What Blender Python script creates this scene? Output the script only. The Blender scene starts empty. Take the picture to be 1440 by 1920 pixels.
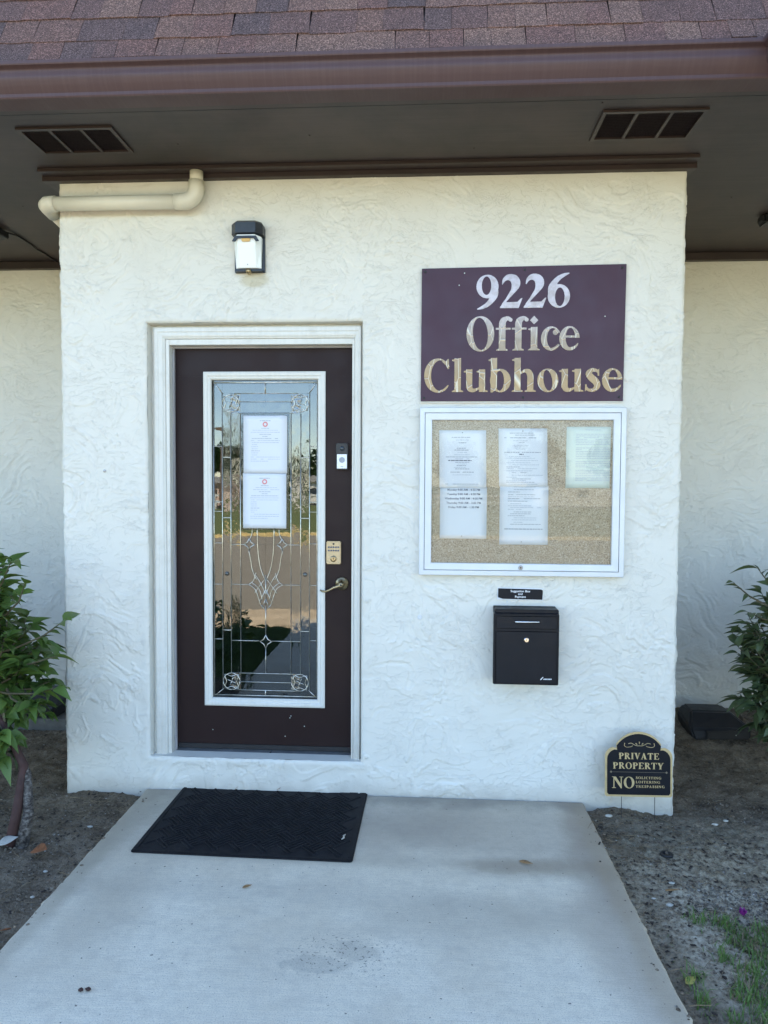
import bpy, bmesh, math, random
import numpy as np
from mathutils import Vector, Matrix, Euler
random.seed(7)
PI = math.pi
R = math.radians
scene = bpy.context.scene
C = scene.collection

# ------------------------------------------------------------------ camera
cam_d = bpy.data.cameras.new('camera')
cam = bpy.data.objects.new('camera', cam_d); C.objects.link(cam); scene.camera = cam
yaw, pitch, roll = -.0589, -.0405, .0056
cy, sy, cp, sp = math.cos(yaw), math.sin(yaw), math.cos(pitch), math.sin(pitch)
fw = Vector((sy*cp, cy*cp, sp)); rt = Vector((cy, -sy, 0)); up = rt.cross(fw)
rt2 = rt*math.cos(roll) + up*math.sin(roll); up2 = -rt*math.sin(roll) + up*math.cos(roll)
M = Matrix((rt2, up2, -fw)).transposed().to_4x4(); M.translation = (.2138, -3.4167, 1.5539)
cam.matrix_world = M
cam_d.sensor_fit = 'VERTICAL'; cam_d.sensor_height = 24
cam_d.lens = 1309.2/1920*24
cam_d.clip_start = .05; cam_d.clip_end = 2000

# ------------------------------------------------------------------ world and sun
SUN_EL, SUN_AZ = R(48), R(12)          # sun behind the building
w = bpy.data.worlds.new('World'); scene.world = w; w.use_nodes = True
nt = w.node_tree; nt.nodes.clear()
sky = nt.nodes.new('ShaderNodeTexSky'); sky.sky_type = 'NISHITA'; sky.sun_disc = False
sky.sun_elevation = SUN_EL; sky.sun_rotation = SUN_AZ; sky.air_density = 1.0; sky.dust_density = .2; sky.ozone_density = 2.2
bg = nt.nodes.new('ShaderNodeBackground'); bg.inputs[1].default_value = .15
wo = nt.nodes.new('ShaderNodeOutputWorld')
nt.links.new(sky.outputs[0], bg.inputs[0]); nt.links.new(bg.outputs[0], wo.inputs[0])
sd = bpy.data.lights.new('sun', 'SUN'); sd.energy = 5.0; sd.angle = R(.55); sd.color = (1, .89, .74)
so = bpy.data.objects.new('sun', sd); C.objects.link(so)
sdir = Vector((math.sin(SUN_AZ)*math.cos(SUN_EL), math.cos(SUN_AZ)*math.cos(SUN_EL), math.sin(SUN_EL)))
so.rotation_euler = sdir.to_track_quat('Z', 'Y').to_euler(); so.location = (0, 6, 8)
vs = scene.view_settings
vs.view_transform = 'Standard'; vs.look = 'None'; vs.gamma = 1; vs.use_curve_mapping = False
vs.exposure = 2.13
scene.cycles.max_bounces = 8; scene.cycles.diffuse_bounces = 4; scene.cycles.transparent_max_bounces = 24

# ------------------------------------------------------------------ materials
class Mat:
    def __init__(s, name, base=(.5,.5,.5), rough=.6, metal=0, spec=.5):
        s.m = bpy.data.materials.new(name); s.m.use_nodes = True
        s.t = s.m.node_tree; s.p = s.t.nodes['Principled BSDF']
        s.p.inputs['Base Color'].default_value = (*base, 1); s.p.inputs['Roughness'].default_value = rough
        s.p.inputs['Metallic'].default_value = metal; s.p.inputs['Specular IOR Level'].default_value = spec
        s.coord = None; s.bump = None
    def n(s, typ, **kw):
        x = s.t.nodes.new('ShaderNode'+typ)
        for k, v in kw.items(): setattr(x, k, v)
        return x
    def l(s, a, b): s.t.links.new(a, b)
    def pos(s, obj=False):
        if obj:
            t = s.n('TexCoord'); return t.outputs['Object']
        if s.coord is None: s.coord = s.n('NewGeometry').outputs['Position']
        return s.coord
    def mapped(s, scale=(1,1,1), rot=(0,0,0), obj=False, loc=(0,0,0)):
        m = s.n('Mapping'); m.inputs['Scale'].default_value = scale; m.inputs['Rotation'].default_value = rot; m.inputs['Location'].default_value = loc
        s.l(s.pos(obj), m.inputs[0]); return m.outputs[0]
    def noise(s, scale, detail=4, rough=.55, vec=None, dist=0):
        n = s.n('TexNoise'); n.inputs['Scale'].default_value = scale; n.inputs['Detail'].default_value = detail
        n.inputs['Roughness'].default_value = rough; n.inputs['Distortion'].default_value = dist
        s.l(vec if vec is not None else s.pos(), n.inputs['Vector']); return n.outputs[0]
    def voro(s, scale, feature='F1', vec=None, out='Distance', rnd=1):
        n = s.n('TexVoronoi', feature=feature); n.inputs['Scale'].default_value = scale; n.inputs['Randomness'].default_value = rnd
        s.l(vec if vec is not None else s.pos(), n.inputs['Vector']); return n.outputs[out]
    def ramp(s, fac, stops, interp='LINEAR'):
        r = s.n('ValToRGB'); r.color_ramp.interpolation = interp
        e = r.color_ramp.elements
        while len(e) > 1: e.remove(e[-1])
        for i, (p, c) in enumerate(stops):
            c = (c, c, c) if isinstance(c, (int, float)) else c
            q = e[0] if i == 0 else e.new(p)
            q.position = p; q.color = (*c, 1)
        s.l(fac, r.inputs[0]); return r.outputs[0]
    def mix(s, fac, a, b, mode='MIX'):
        m = s.n('Mix', data_type='RGBA', blend_type=mode)
        for i, v in ((0, fac), (6, a), (7, b)):
            if hasattr(v, 'is_output'): s.l(v, m.inputs[i])
            elif isinstance(v, (int, float)): m.inputs[i].default_value = v if i == 0 else (v, v, v, 1)
            else: m.inputs[i].default_value = (*v, 1)
        return m.outputs[2]
    def math(s, op, a, b=None, c=None):
        m = s.n('Math', operation=op)
        for i, v in enumerate((a, b, c)):
            if v is None: continue
            if hasattr(v, 'is_output'): s.l(v, m.inputs[i])
            else: m.inputs[i].default_value = v
        return m.outputs[0]
    def sep(s, vec=None):
        x = s.n('SeparateXYZ'); s.l(vec if vec is not None else s.pos(), x.inputs[0]); return x.outputs
    def color(s, c): s.l(c, s.p.inputs['Base Color']); return s
    def rough(s, c): s.l(c, s.p.inputs['Roughness']); return s
    def bmp(s, h, strength=.3, dist=.002):
        b = s.n('Bump'); b.inputs['Strength'].default_value = strength; b.inputs['Distance'].default_value = dist
        s.l(h, b.inputs['Height'])
        if s.bump is not None: s.l(s.bump, b.inputs['Normal'])
        s.bump = b.outputs[0]; s.l(s.bump, s.p.inputs['Normal']); return s
    def blob(s, x, y, rx, ry, axes=(0,1), soft=.6, wob=.35, wscale=6):
        """soft mask, 1 inside an uneven ellipse at world (x, y)"""
        o = s.sep(); wn = s.math('MULTIPLY', s.math('SUBTRACT', s.noise(wscale, 3), .5), wob*2)
        a = s.math('DIVIDE', s.math('SUBTRACT', o[axes[0]], x), rx); b = s.math('DIVIDE', s.math('SUBTRACT', o[axes[1]], y), ry)
        d = s.math('SQRT', s.math('ADD', s.math('MULTIPLY', a, a), s.math('MULTIPLY', b, b)))
        m = s.n('MapRange', interpolation_type='SMOOTHSTEP'); s.l(s.math('ADD', d, wn), m.inputs[0])
        m.inputs[1].default_value = 1-soft/2; m.inputs[2].default_value = 1+soft/2; m.inputs[3].default_value = 1; m.inputs[4].default_value = 0
        return m.outputs[0]

def simple(name, base, rough=.5, metal=0, var=.12, vs=8, bump=0, bs=60, spec=.5):
    a = Mat(name, base, rough, metal, spec)
    d = tuple(max(0, c*(1-var)) for c in base); e = tuple(min(1, c*(1+var)) for c in base)
    a.color(a.ramp(a.noise(vs, 5), [(.3, d), (.7, e)]))
    r = a.ramp(a.noise(vs*2.3, 4), [(.3, max(0, rough-.08)), (.7, min(1, rough+.08))]); a.rough(r)
    if bump: a.bmp(a.noise(bs, 4), bump, .001)
    return a.m

def stucco_mat():
    a = Mat('stucco_paint', (.76,.73,.63), .62)
    c = a.ramp(a.noise(2.2, 5), [(.3, (.645,.625,.555)), (.7, (.68,.665,.60))])
    v = a.math('MULTIPLY', a.ramp(a.noise(33, 3), [(.70, 0.), (.76, 1.)]), a.ramp(a.noise(3.1, 2), [(.5, 0.), (.65, .6)]))
    c = a.mix(v, c, (.42,.37,.28))                               # small bug specks
    o = a.sep()
    low = a.n('MapRange'); a.l(a.math('ADD', o[2], a.math('MULTIPLY', a.noise(9, 4), .12)), low.inputs[0])
    low.inputs[1].default_value = .03; low.inputs[2].default_value = .14; low.inputs[3].default_value = .55; low.inputs[4].default_value = 0
    c = a.mix(low.outputs[0], c, (.30,.27,.22))                  # soil splash at the foot
    s2 = a.blob(-.625, 2.545, .07, .035, (0,2)); c = a.mix(a.math('MULTIPLY', s2, .55), c, (.42,.36,.2))
    a.color(c)
    # fine trowel relief: short broken ridges and trowel steps
    def ridges(scale, mp, lo, dist, mscale, m0, off):
        n_ = a.noise(scale, 4, .55, a.mapped(*mp), dist)
        r_ = a.ramp(n_, [(lo, .0), (lo+.008, 1.), (lo+.016, .22), (lo+.08, .12), (lo+.14, .0)])
        return a.math('MULTIPLY', r_, a.ramp(a.noise(mscale, 3, .6, a.mapped((1, 1, 1), loc=off)), [(m0, 0.), (m0+.09, 1.)]))
    h = ridges(1.3, ((5, 5, 8), (0, .5, 0)), .485, .9, 3.5, .42, (0, 0, 0))
    h = a.math('ADD', h, ridges(2.4, ((4, 4, 8), (0, -.6, 0), False, (3, 1, 7)), .52, 1.1, 4, .42, (5, 2, 1)))
    h = a.math('ADD', h, ridges(2.9, ((5, 5, 6), (0, 1.1, 0), False, (8, 4, 2)), .56, .9, 5, .50, (2, 9, 4)))
    a.bmp(h, .52, .0042); a.bmp(a.noise(160, 3), .12, .001)
    return a.m
M_STUCCO = stucco_mat()
M_TRIM = simple('brown_paint', (.028,.017,.016), .42, var=.25, vs=5, bump=.15)
def trimwhite():
    a = Mat('white_trim_paint', (.6,.57,.5), .42)
    c = a.ramp(a.noise(1, 4, .6, a.mapped((60, 60, 2.5))), [(.3, (.61,.60,.545)), (.7, (.66,.65,.60))])
    c = a.mix(a.ramp(a.noise(11, 6, .7), [(.52, 0.), (.75, .35)]), c, (.44,.41,.34))
    lo = a.n('MapRange'); a.l(a.math('ADD', a.sep()[2], a.math('MULTIPLY', a.noise(14, 4), .3)), lo.inputs[0]); lo.inputs[1].default_value = .30; lo.inputs[2].default_value = .52; lo.inputs[3].default_value = .35; lo.inputs[4].default_value = 0
    a.color(a.mix(lo.outputs[0], c, (.33,.29,.23))); a.bmp(a.noise(1, 3, .6, a.mapped((220, 220, 5))), .15, .001); return a.m
M_TRIMWHITE = trimwhite()
def gutter_mat():
    a = Mat('gutter_enamel', (.1,.052,.055), .38, spec=.35)
    st = a.noise(1, 4, .7, a.mapped((90, 3, 2)))
    a.color(a.mix(a.ramp(st, [(.45, 0.), (.7, .22)]), (.070,.041,.044), (.12,.083,.086)))
    a.rough(a.ramp(a.noise(5, 4), [(.3, .45), (.7, .6)])); return a.m
M_GUTTER = gutter_mat()
def soffit_mat():
    a = Mat('soffit_paint', (.05,.036,.033), .5)
    g = a.noise(1, 6, .65, a.mapped((2.2, 38, 10)))
    c = a.ramp(g, [(.3, (.030,.021,.020)), (.7, (.046,.034,.033))])
    c = a.mix(a.ramp(a.noise(1.4, 6, .7, None, 1.2), [(.42, 0.), (.6, .6)]), c, (.020,.015,.015)); c = a.mix(a.ramp(a.noise(3, 5), [(.45, 0.), (.75, .8)]), c, (.066,.045,.042))
    sp_ = a.ramp(a.noise(48, 2), [(.74, 0.), (.78, .5)])
    a.color(a.mix(sp_, c, (.016,.012,.011)))
    a.bmp(g, .3, .002); return a.m
M_SOFFIT = soffit_mat()
def shingle_mat():
    a = Mat('asphalt_shingle', (.1,.06,.055), .95, spec=.2)
    oi = a.n('ObjectInfo')
    t = a.ramp(oi.outputs['Random'], [(0, (.145,.080,.066)), (.22, (.158,.092,.073)), (.42, (.125,.074,.064)), (.58, (.170,.102,.080)), (.74, (.098,.066,.062)), (.84, (.148,.086,.070)), (.93, (.108,.070,.064))], 'CONSTANT')
    gr = a.voro(330, out='Color'); gs = a.sep(gr)[0]
    g2 = a.ramp(gs, [(0, .35), (.45, .85), (.8, 1.25), (1, 2.4)])
    c = a.mix(1., t, g2, 'MULTIPLY')
    c = a.mix(a.ramp(a.noise(14, 4), [(.35, 0.), (.75, .35)]), c, (.07,.05,.05))
    a.color(c); a.bmp(gs, .5, .0015); return a.m
M_SHINGLE = shingle_mat()
M_DOOR = simple('door_paint', (.017,.0075,.0075), .5, var=.1, vs=3, bump=.05, spec=.22)
M_DARK = simple('dark_plastic', (.012,.012,.014), .45, var=.2, vs=15, bump=.1)
M_BOX = simple('black_powder_coat', (.006,.007,.011), .45, var=.15, vs=12, bump=.25, bs=500, spec=.25)
M_SATIN = simple('aged_brass', (.40,.31,.18), .32, 1, var=.2, vs=40)
M_CHROME = simple('chrome', (.75,.75,.75), .15, 1, var=.05)
M_ALU = simple('anodised_aluminium', (.62,.64,.66), .5, .2, var=.03, vs=6)
M_BLINE = simple('seam_shadow', (.05,.05,.055), .6)
M_PVC = simple('painted_pvc', (.64,.60,.49), .42, var=.05, vs=7, bump=.05)
M_PAPER = simple('printer_paper', (.64,.66,.69), .7, var=.015, vs=5)
M_PAPERG = simple('greenish_paper', (.58,.64,.58), .7, var=.02, vs=5)
M_INK = simple('grey_print', (.34,.36,.40), .8)
M_INKD = simple('dark_print', (.10,.11,.15), .8)
M_INKR = simple('red_print', (.62,.22,.22), .8)
M_INKB = simple('pale_print', (.44,.47,.52), .8)
M_SIGN = simple('sign_panel_paint', (.052,.022,.040), .45, var=.08, vs=4, spec=.35)
M_GOLDP = simple('gold_paint', (.52,.40,.21), .45, .3, var=.12, vs=40)
M_SIGNBLK = simple('sign_black', (.006,.007,.011), .5, spec=.22)
M_STEEL = simple('dull_steel', (.35,.35,.36), .4, 1)
M_WHITEPL = simple('white_plastic', (.8,.82,.84), .35, var=.02)
M_ALMOND = simple('keypad_plate', (.44,.35,.22), .42, .6, var=.08, vs=25)
M_THRESH = simple('threshold_metal', (.34,.36,.38), .35, .9, var=.15, vs=12)

def gold_foil():
    a = Mat('foil_letter', (.62,.52,.40), .3, .85)
    z = a.sep()[2]
    cr = a.ramp(a.voro(16, 'DISTANCE_TO_EDGE', a.mapped((1.5, 1, .8), (0, .5, 0))), [(0, 1.), (.045, 0.)])
    zz = a.n('MapRange'); a.l(z, zz.inputs[0]); zz.inputs[1].default_value = 1.9; zz.inputs[2].default_value = 2.6
    cr = a.math('MULTIPLY', cr, a.ramp(zz.outputs[0], [(.70, 1.), (.74, 0.)]))
    c = a.ramp(zz.outputs[0], [(.25, (.27,.18,.10)), (.5, (.27,.20,.145)), (.72, (.44,.345,.31))])   # brighter reflection of the top row painted into the foil colour
    c = a.mix(a.ramp(a.noise(30, 5), [(.4, 0.), (.7, .5)]), c, (.17,.12,.08))
    a.color(a.mix(a.math('MULTIPLY', cr, .8), c, (.5,.43,.34)))
    a.bmp(a.math('ADD', a.noise(22, 3), cr), .25, .003)
    return a.m
M_FOIL = gold_foil()

def glass_mat(name, ior, tint, bump=0, bscale=20, rough=.0, mapscale=(1,1,1)):
    a = Mat(name); a.t.nodes.remove(a.p); a.p = None
    out = [n for n in a.t.nodes if n.type == 'OUTPUT_MATERIAL'][0]
    tr = a.n('BsdfTransparent'); tr.inputs[0].default_value = (*tint, 1)
    gl = a.n('BsdfGlossy'); gl.inputs['Roughness'].default_value = rough; gl.inputs['Color'].default_value = (1,1,1,1)
    fr = a.n('Fresnel'); fr.inputs['IOR'].default_value = ior
    mx = a.n('MixShader'); a.l(fr.outputs[0], mx.inputs[0]); a.l(tr.outputs[0], mx.inputs[1]); a.l(gl.outputs[0], mx.inputs[2])
    if bump:
        b = a.n('Bump'); b.inputs['Strength'].default_value = bump; b.inputs['Distance'].default_value = .01
        a.l(a.noise(bscale, 3, .5, a.mapped(mapscale)), b.inputs['Height']); a.l(b.outputs[0], gl.inputs['Normal'])
    a.l(mx.outputs[0], out.inputs[0]); return a.m
M_GLASS = glass_mat('door_glass', 1.85, (.55,.58,.58), .018, 9)
M_GLASSW = glass_mat('bevelled_glass', 1.9, (.5,.54,.54), .10, 26, .01, (1,1,.5))
M_GLASSK = glass_mat('glue_chip_glass', 2.3, (.45,.5,.5), .5, 55, .03)
M_CASEGLASS = glass_mat('case_glass', 1.27, (.985,.99,.985), .004, 4)
def came_mat():
    a = Mat('brass_came', (.62,.60,.52), .3, .9)
    a.color(a.ramp(a.noise(40, 3), [(.3, (.5,.47,.38)), (.7, (.78,.78,.74))])); return a.m
M_CAME = came_mat()

def concrete_mat():
    a = Mat('walkway_concrete', (.42,.42,.40), .8)
    c = a.ramp(a.noise(1.7, 6, .6), [(.25, (.69,.60,.45)), (.5, (.79,.70,.535)), (.75, (.86,.77,.605))])
    br = a.noise(1, 4, .6, a.mapped((7, 170, 1)))
    c = a.mix(a.ramp(br, [(.35, .22), (.65, 0.)]), c, (.40,.38,.35))
    gr = a.noise(230, 3, .7); c = a.mix(a.ramp(gr, [(.34, .65), (.5, 0.)]), c, (.34,.31,.26)); mott = a.noise(26, 6, .7); c = a.mix(a.ramp(mott, [(.34, .4), (.54, 0.)]), c, (.50,.44,.35)); c = a.mix(a.ramp(gr, [(.6, 0.), (.8, .5)]), c, (.85,.84,.82))
    c = a.mix(a.ramp(a.noise(1.9, 5, .62, a.mapped((1, 1, 1), loc=(4, 7, 0))), [(.46, 0.), (.66, .36)]), c, (.52,.43,.31))
    c = a.mix(a.ramp(a.noise(4.3, 5, .62, a.mapped((1, 1.6, 1), loc=(1, 3, 0))), [(.52, 0.), (.72, .28)]), c, (.38,.34,.28))
    # tan and grey stains
    for x, y, rx, ry, f, col in ((.50,-.30,.62,.30,.50,(.33,.27,.21)), (.15,-.25,.32,.22,.40,(.27,.23,.19)), (.95,-.35,.10,.6,.55,(.27,.20,.14)), (-1.13,-.4,.08,.5,.5,(.27,.22,.16)),
                               (.90,-1.0,.12,.5,.45,(.33,.27,.21)), (.35,-.95,.35,.12,.3,(.3,.26,.2)), (-.45,-.85,.9,.07,.15,(.25,.24,.22)), (-.95,-.75,.16,.5,.3,(.32,.27,.2)), (.62,-.6,.25,.05,.45,(.24,.19,.14)),
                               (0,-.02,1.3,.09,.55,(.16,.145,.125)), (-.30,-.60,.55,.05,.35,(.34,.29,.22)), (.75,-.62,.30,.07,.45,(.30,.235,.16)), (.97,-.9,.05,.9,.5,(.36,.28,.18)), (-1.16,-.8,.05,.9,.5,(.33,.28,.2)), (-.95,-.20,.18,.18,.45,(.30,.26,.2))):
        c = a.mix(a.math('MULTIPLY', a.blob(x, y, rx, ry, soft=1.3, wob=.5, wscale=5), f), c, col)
    # the footprint-like dark stain
    fp = a.math('MAXIMUM', a.blob(-.13,-1.235,.105,.042, soft=.4, wob=.6, wscale=22), a.blob(-.01,-1.165,.075,.05, soft=.7, wob=.9, wscale=20))
    c = a.mix(a.math('MULTIPLY', fp, .24), c, (.13,.13,.125))
    dots = a.ramp(a.noise(75, 2, .6), [(.60, 0.), (.66, 1.)])
    wide = a.blob(-.05,-1.18,.20,.10, soft=.9, wob=.5, wscale=12)
    c = a.mix(a.math('MULTIPLY', a.math('MULTIPLY', dots, wide), .75), c, (.07,.07,.068))
    d2 = a.ramp(a.noise(60, 1), [(.745, 0.), (.765, .8)]); c = a.mix(d2, c, (.06,.05,.045))
    pore = a.voro(95); c = a.mix(a.math('MULTIPLY', a.ramp(pore, [(.06, 1.), (.12, 0.)]), a.ramp(a.noise(8, 3), [(.45, 0.), (.6, .8)])), c, (.12,.11,.10))
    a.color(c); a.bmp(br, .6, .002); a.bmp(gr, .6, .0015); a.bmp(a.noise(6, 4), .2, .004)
    return a.m
M_CONC = concrete_mat()

def soil_mat():
    a = Mat('garden_soil', (.05,.04,.035), .95, spec=.15)
    c = a.ramp(a.noise(7, 7, .7), [(.28, (.06,.044,.029)), (.5, (.18,.14,.098)), (.72, (.31,.25,.18))])
    gr = a.noise(95, 5, .75)
    c = a.mix(a.ramp(gr, [(.5, 0.), (.7, .6)]), c, (.30,.26,.20))
    c = a.mix(a.ramp(gr, [(.32, .7), (.46, 0.)]), c, (.016,.012,.009))
    moss = a.math('MULTIPLY', a.blob(1.45,-.45,.6,.4, soft=1.2), a.ramp(a.noise(18, 5), [(.4, 0.), (.65, .6)])); c = a.mix(moss, c, (.15,.165,.13))
    dust = a.blob(1.55,-.75,.75,.55, soft=1.0, wob=.4, wscale=5); c = a.mix(a.math('MULTIPLY', dust, .85), c, a.ramp(a.noise(45, 7, .8), [(.36, (.11,.09,.06)), (.47, (.32,.265,.18)), (.62, (.54,.46,.34))]))
    sand = a.blob(1.28,-.98,.17,.42, soft=.9, wob=.5, wscale=7); sand2 = a.blob(1.50,-.72,.28,.11, soft=.9, wob=.5, wscale=8)
    s_ = a.math('MAXIMUM', sand, sand2)
    c = a.mix(a.math('MULTIPLY', s_, .8), c, a.ramp(a.noise(60, 6, .7), [(.36, (.16,.13,.09)), (.5, (.46,.39,.29)), (.66, (.66,.59,.46))]))
    o = a.sep()
    far = a.n('MapRange', interpolation_type='SMOOTHSTEP'); a.l(a.math('ADD', o[1], a.math('MULTIPLY', a.noise(2.5, 4), .7)), far.inputs[0])
    far.inputs[1].default_value = -1.25; far.inputs[2].default_value = -1.75; far.inputs[3].default_value = 0; far.inputs[4].default_value = 1
    c = a.mix(far.outputs[0], c, a.ramp(a.noise(3, 7, .7), [(.3, (.035,.055,.012)), (.6, (.07,.10,.022)), (.8, (.12,.13,.04))]))
    a.color(c); a.bmp(gr, 1., .009); a.bmp(a.noise(30, 5), .8, .014)
    return a.m
M_SOIL = soil_mat()
M_PEB = Mat('pebble', (.4,.4,.4), .8)
M_PEB.color(M_PEB.ramp(M_PEB.noise(55, 1), [(.30, (.05,.042,.034)), (.44, (.15,.13,.10)), (.60, (.30,.27,.23)), (.74, (.62,.60,.55))], 'CONSTANT')); M_PEB = M_PEB.m
M_CRUMB = simple('soil_crumb', (.15,.12,.088), .95, var=.7, vs=45, bump=.4, spec=.15)
M_CHIP = simple('mulch_chip', (.035,.024,.018), .9, var=.5, vs=60, bump=.4)
M_STRAW = simple('dry_straw', (.20,.145,.085), .8, var=.4, vs=30)
M_BARK = Mat('mottled_bark', (.3,.3,.3), .9)
M_BARK.color(M_BARK.ramp(M_BARK.noise(60, 4, .6, M_BARK.mapped((1, 1, 1.6))), [(.38, (.025,.02,.018)), (.52, (.09,.078,.068)), (.68, (.20,.18,.16))])); M_BARK.bmp(M_BARK.noise(60, 4), .6, .004); M_BARK = M_BARK.m
M_BARKR = simple('red_brown_bark', (.05,.022,.018), .8, var=.3, vs=14, bump=.4)
M_STEM = simple('green_brown_stem', (.09,.075,.04), .7, var=.3, vs=20)
def leaf_mat(name, cols, rough=.42):
    a = Mat(name, (.05,.1,.03), rough)
    oi = a.n('ObjectInfo'); t = a.ramp(oi.outputs['Random'], [(i/len(cols), c) for i, c in enumerate(cols)], 'CONSTANT')
    geo = a.n('NewGeometry'); t = a.mix(a.math('MULTIPLY', geo.outputs['Random Per Island'], .5), t, cols[len(cols)//2])
    a.color(a.mix(a.ramp(a.noise(45, 4), [(.4, 0.), (.75, .35)]), t, (.10,.13,.03)))
    a.p.inputs['Transmission Weight'].default_value = 0
    out = [n for n in a.t.nodes if n.type == 'OUTPUT_MATERIAL'][0]
    tl = a.n('BsdfTranslucent'); a.l(t, tl.inputs[0]); mx = a.n('MixShader'); mx.inputs[0].default_value = .28
    a.l(a.p.outputs[0], mx.inputs[1]); a.l(tl.outputs[0], mx.inputs[2]); a.l(mx.outputs[0], out.inputs[0])
    a.bmp(a.noise(70, 2), .25, .002)
    return a.m
M_LEAF1 = leaf_mat('broad_leaf', [(.07,.13,.026), (.11,.195,.04), (.085,.155,.04), (.15,.24,.05), (.10,.18,.06), (.25,.33,.06)])
M_LEAF2 = leaf_mat('grey_green_leaf', [(.095,.135,.058), (.125,.17,.08), (.08,.115,.05), (.165,.215,.10), (.14,.18,.085)])
M_GRASS = leaf_mat('grass_blade', [(.09,.17,.03), (.13,.22,.05)], .6)
M_TREE = leaf_mat('tree_leaf', [(.02,.045,.012), (.035,.07,.018), (.05,.085,.022)], .6)
M_BROWNLEAF = simple('dead_leaf', (.26,.095,.035), .6, var=.45, vs=40, bump=.3)
M_TANLEAF = simple('tan_leaf', (.30,.17,.07), .6, var=.3, vs=50)
M_PURPLE = simple('purple_petal', (.22,.015,.17), .6, var=.2, vs=30)
M_YELLOWLEAF = simple('yellowed_leaf', (.42,.34,.08), .6, var=.3, vs=40)
M_SHELL = simple('shell_white', (.42,.40,.35), .6, var=.2, vs=60)
def rubber_mat():
    a = Mat('black_rubber', (.011,.012,.015), .7, spec=.25)
    a.color(a.ramp(a.noise(25, 5), [(.35, (.006,.006,.008)), (.7, (.014,.014,.017))])); a.color(a.mix(a.math('MULTIPLY', a.ramp(a.noise(6, 5, .7), [(.45, .1), (.75, .75)]), a.ramp(a.noise(180, 3, .8), [(.5, 0.), (.75, .45)])), a.ramp(a.noise(25, 5), [(.35, (.006,.006,.008)), (.7, (.014,.014,.017))]), (.16,.14,.11))); a.bmp(a.noise(400, 3), .5, .001); return a.m
M_RUBBER = rubber_mat()
def cork_mat():
    a = Mat('cork', (.36,.27,.18), .95)
    c = a.ramp(a.sep(a.voro(300, out='Color'))[0], [(0, (.22,.165,.11)), (.35, (.36,.29,.20)), (.8, (.43,.355,.26)), (1, (.52,.45,.36))])
    a.color(a.mix(a.ramp(a.noise(70, 3), [(.66, 0.), (.72, .7)]), c, (.10,.07,.045))); a.bmp(a.noise(200, 3), .3, .002); return a.m
M_CORK = cork_mat()
def asphalt_mat():
    a = Mat('asphalt', (.055,.055,.055), .9)
    a.color(a.ramp(a.noise(9, 8, .7), [(.3, (.26,.225,.165)), (.7, (.34,.30,.225))])); return a.m
M_ASPH = asphalt_mat()
M_DRIVE = simple('sandy_drive', (.64,.50,.32), .9, var=.2, vs=3)
M_CURB = simple('kerb_paint', (.65,.5,.22), .8, var=.2, vs=2)
M_HOUSE = simple('house_siding', (.68,.64,.56), .7, var=.06, vs=1)
M_HOUSE2 = simple('pink_house_siding', (.6,.42,.32), .7, var=.06, vs=1)
M_ROOFF = simple('grey_roof', (.3,.29,.28), .8)
M_WINDOW = simple('window_glass', (.03,.04,.05), .1)
M_WOOD = simple('pole_wood', (.16,.11,.075), .9, var=.3, vs=6)
M_ROOM = simple('dim_interior', (.42,.40,.36), .9)
M_BLOCK = simple('grey_footing', (.13,.125,.115), .9, var=.25, vs=15, bump=.4)
M_LENS = Mat('lamp_lens', (.80,.84,.84), .25); M_LENS = M_LENS.m
M_AMBER = simple('amber_led', (.62,.40,.14), .5)
M_LAMPBLK = simple('lamp_housing', (.02,.026,.035), .4, var=.2, vs=20)

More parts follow.
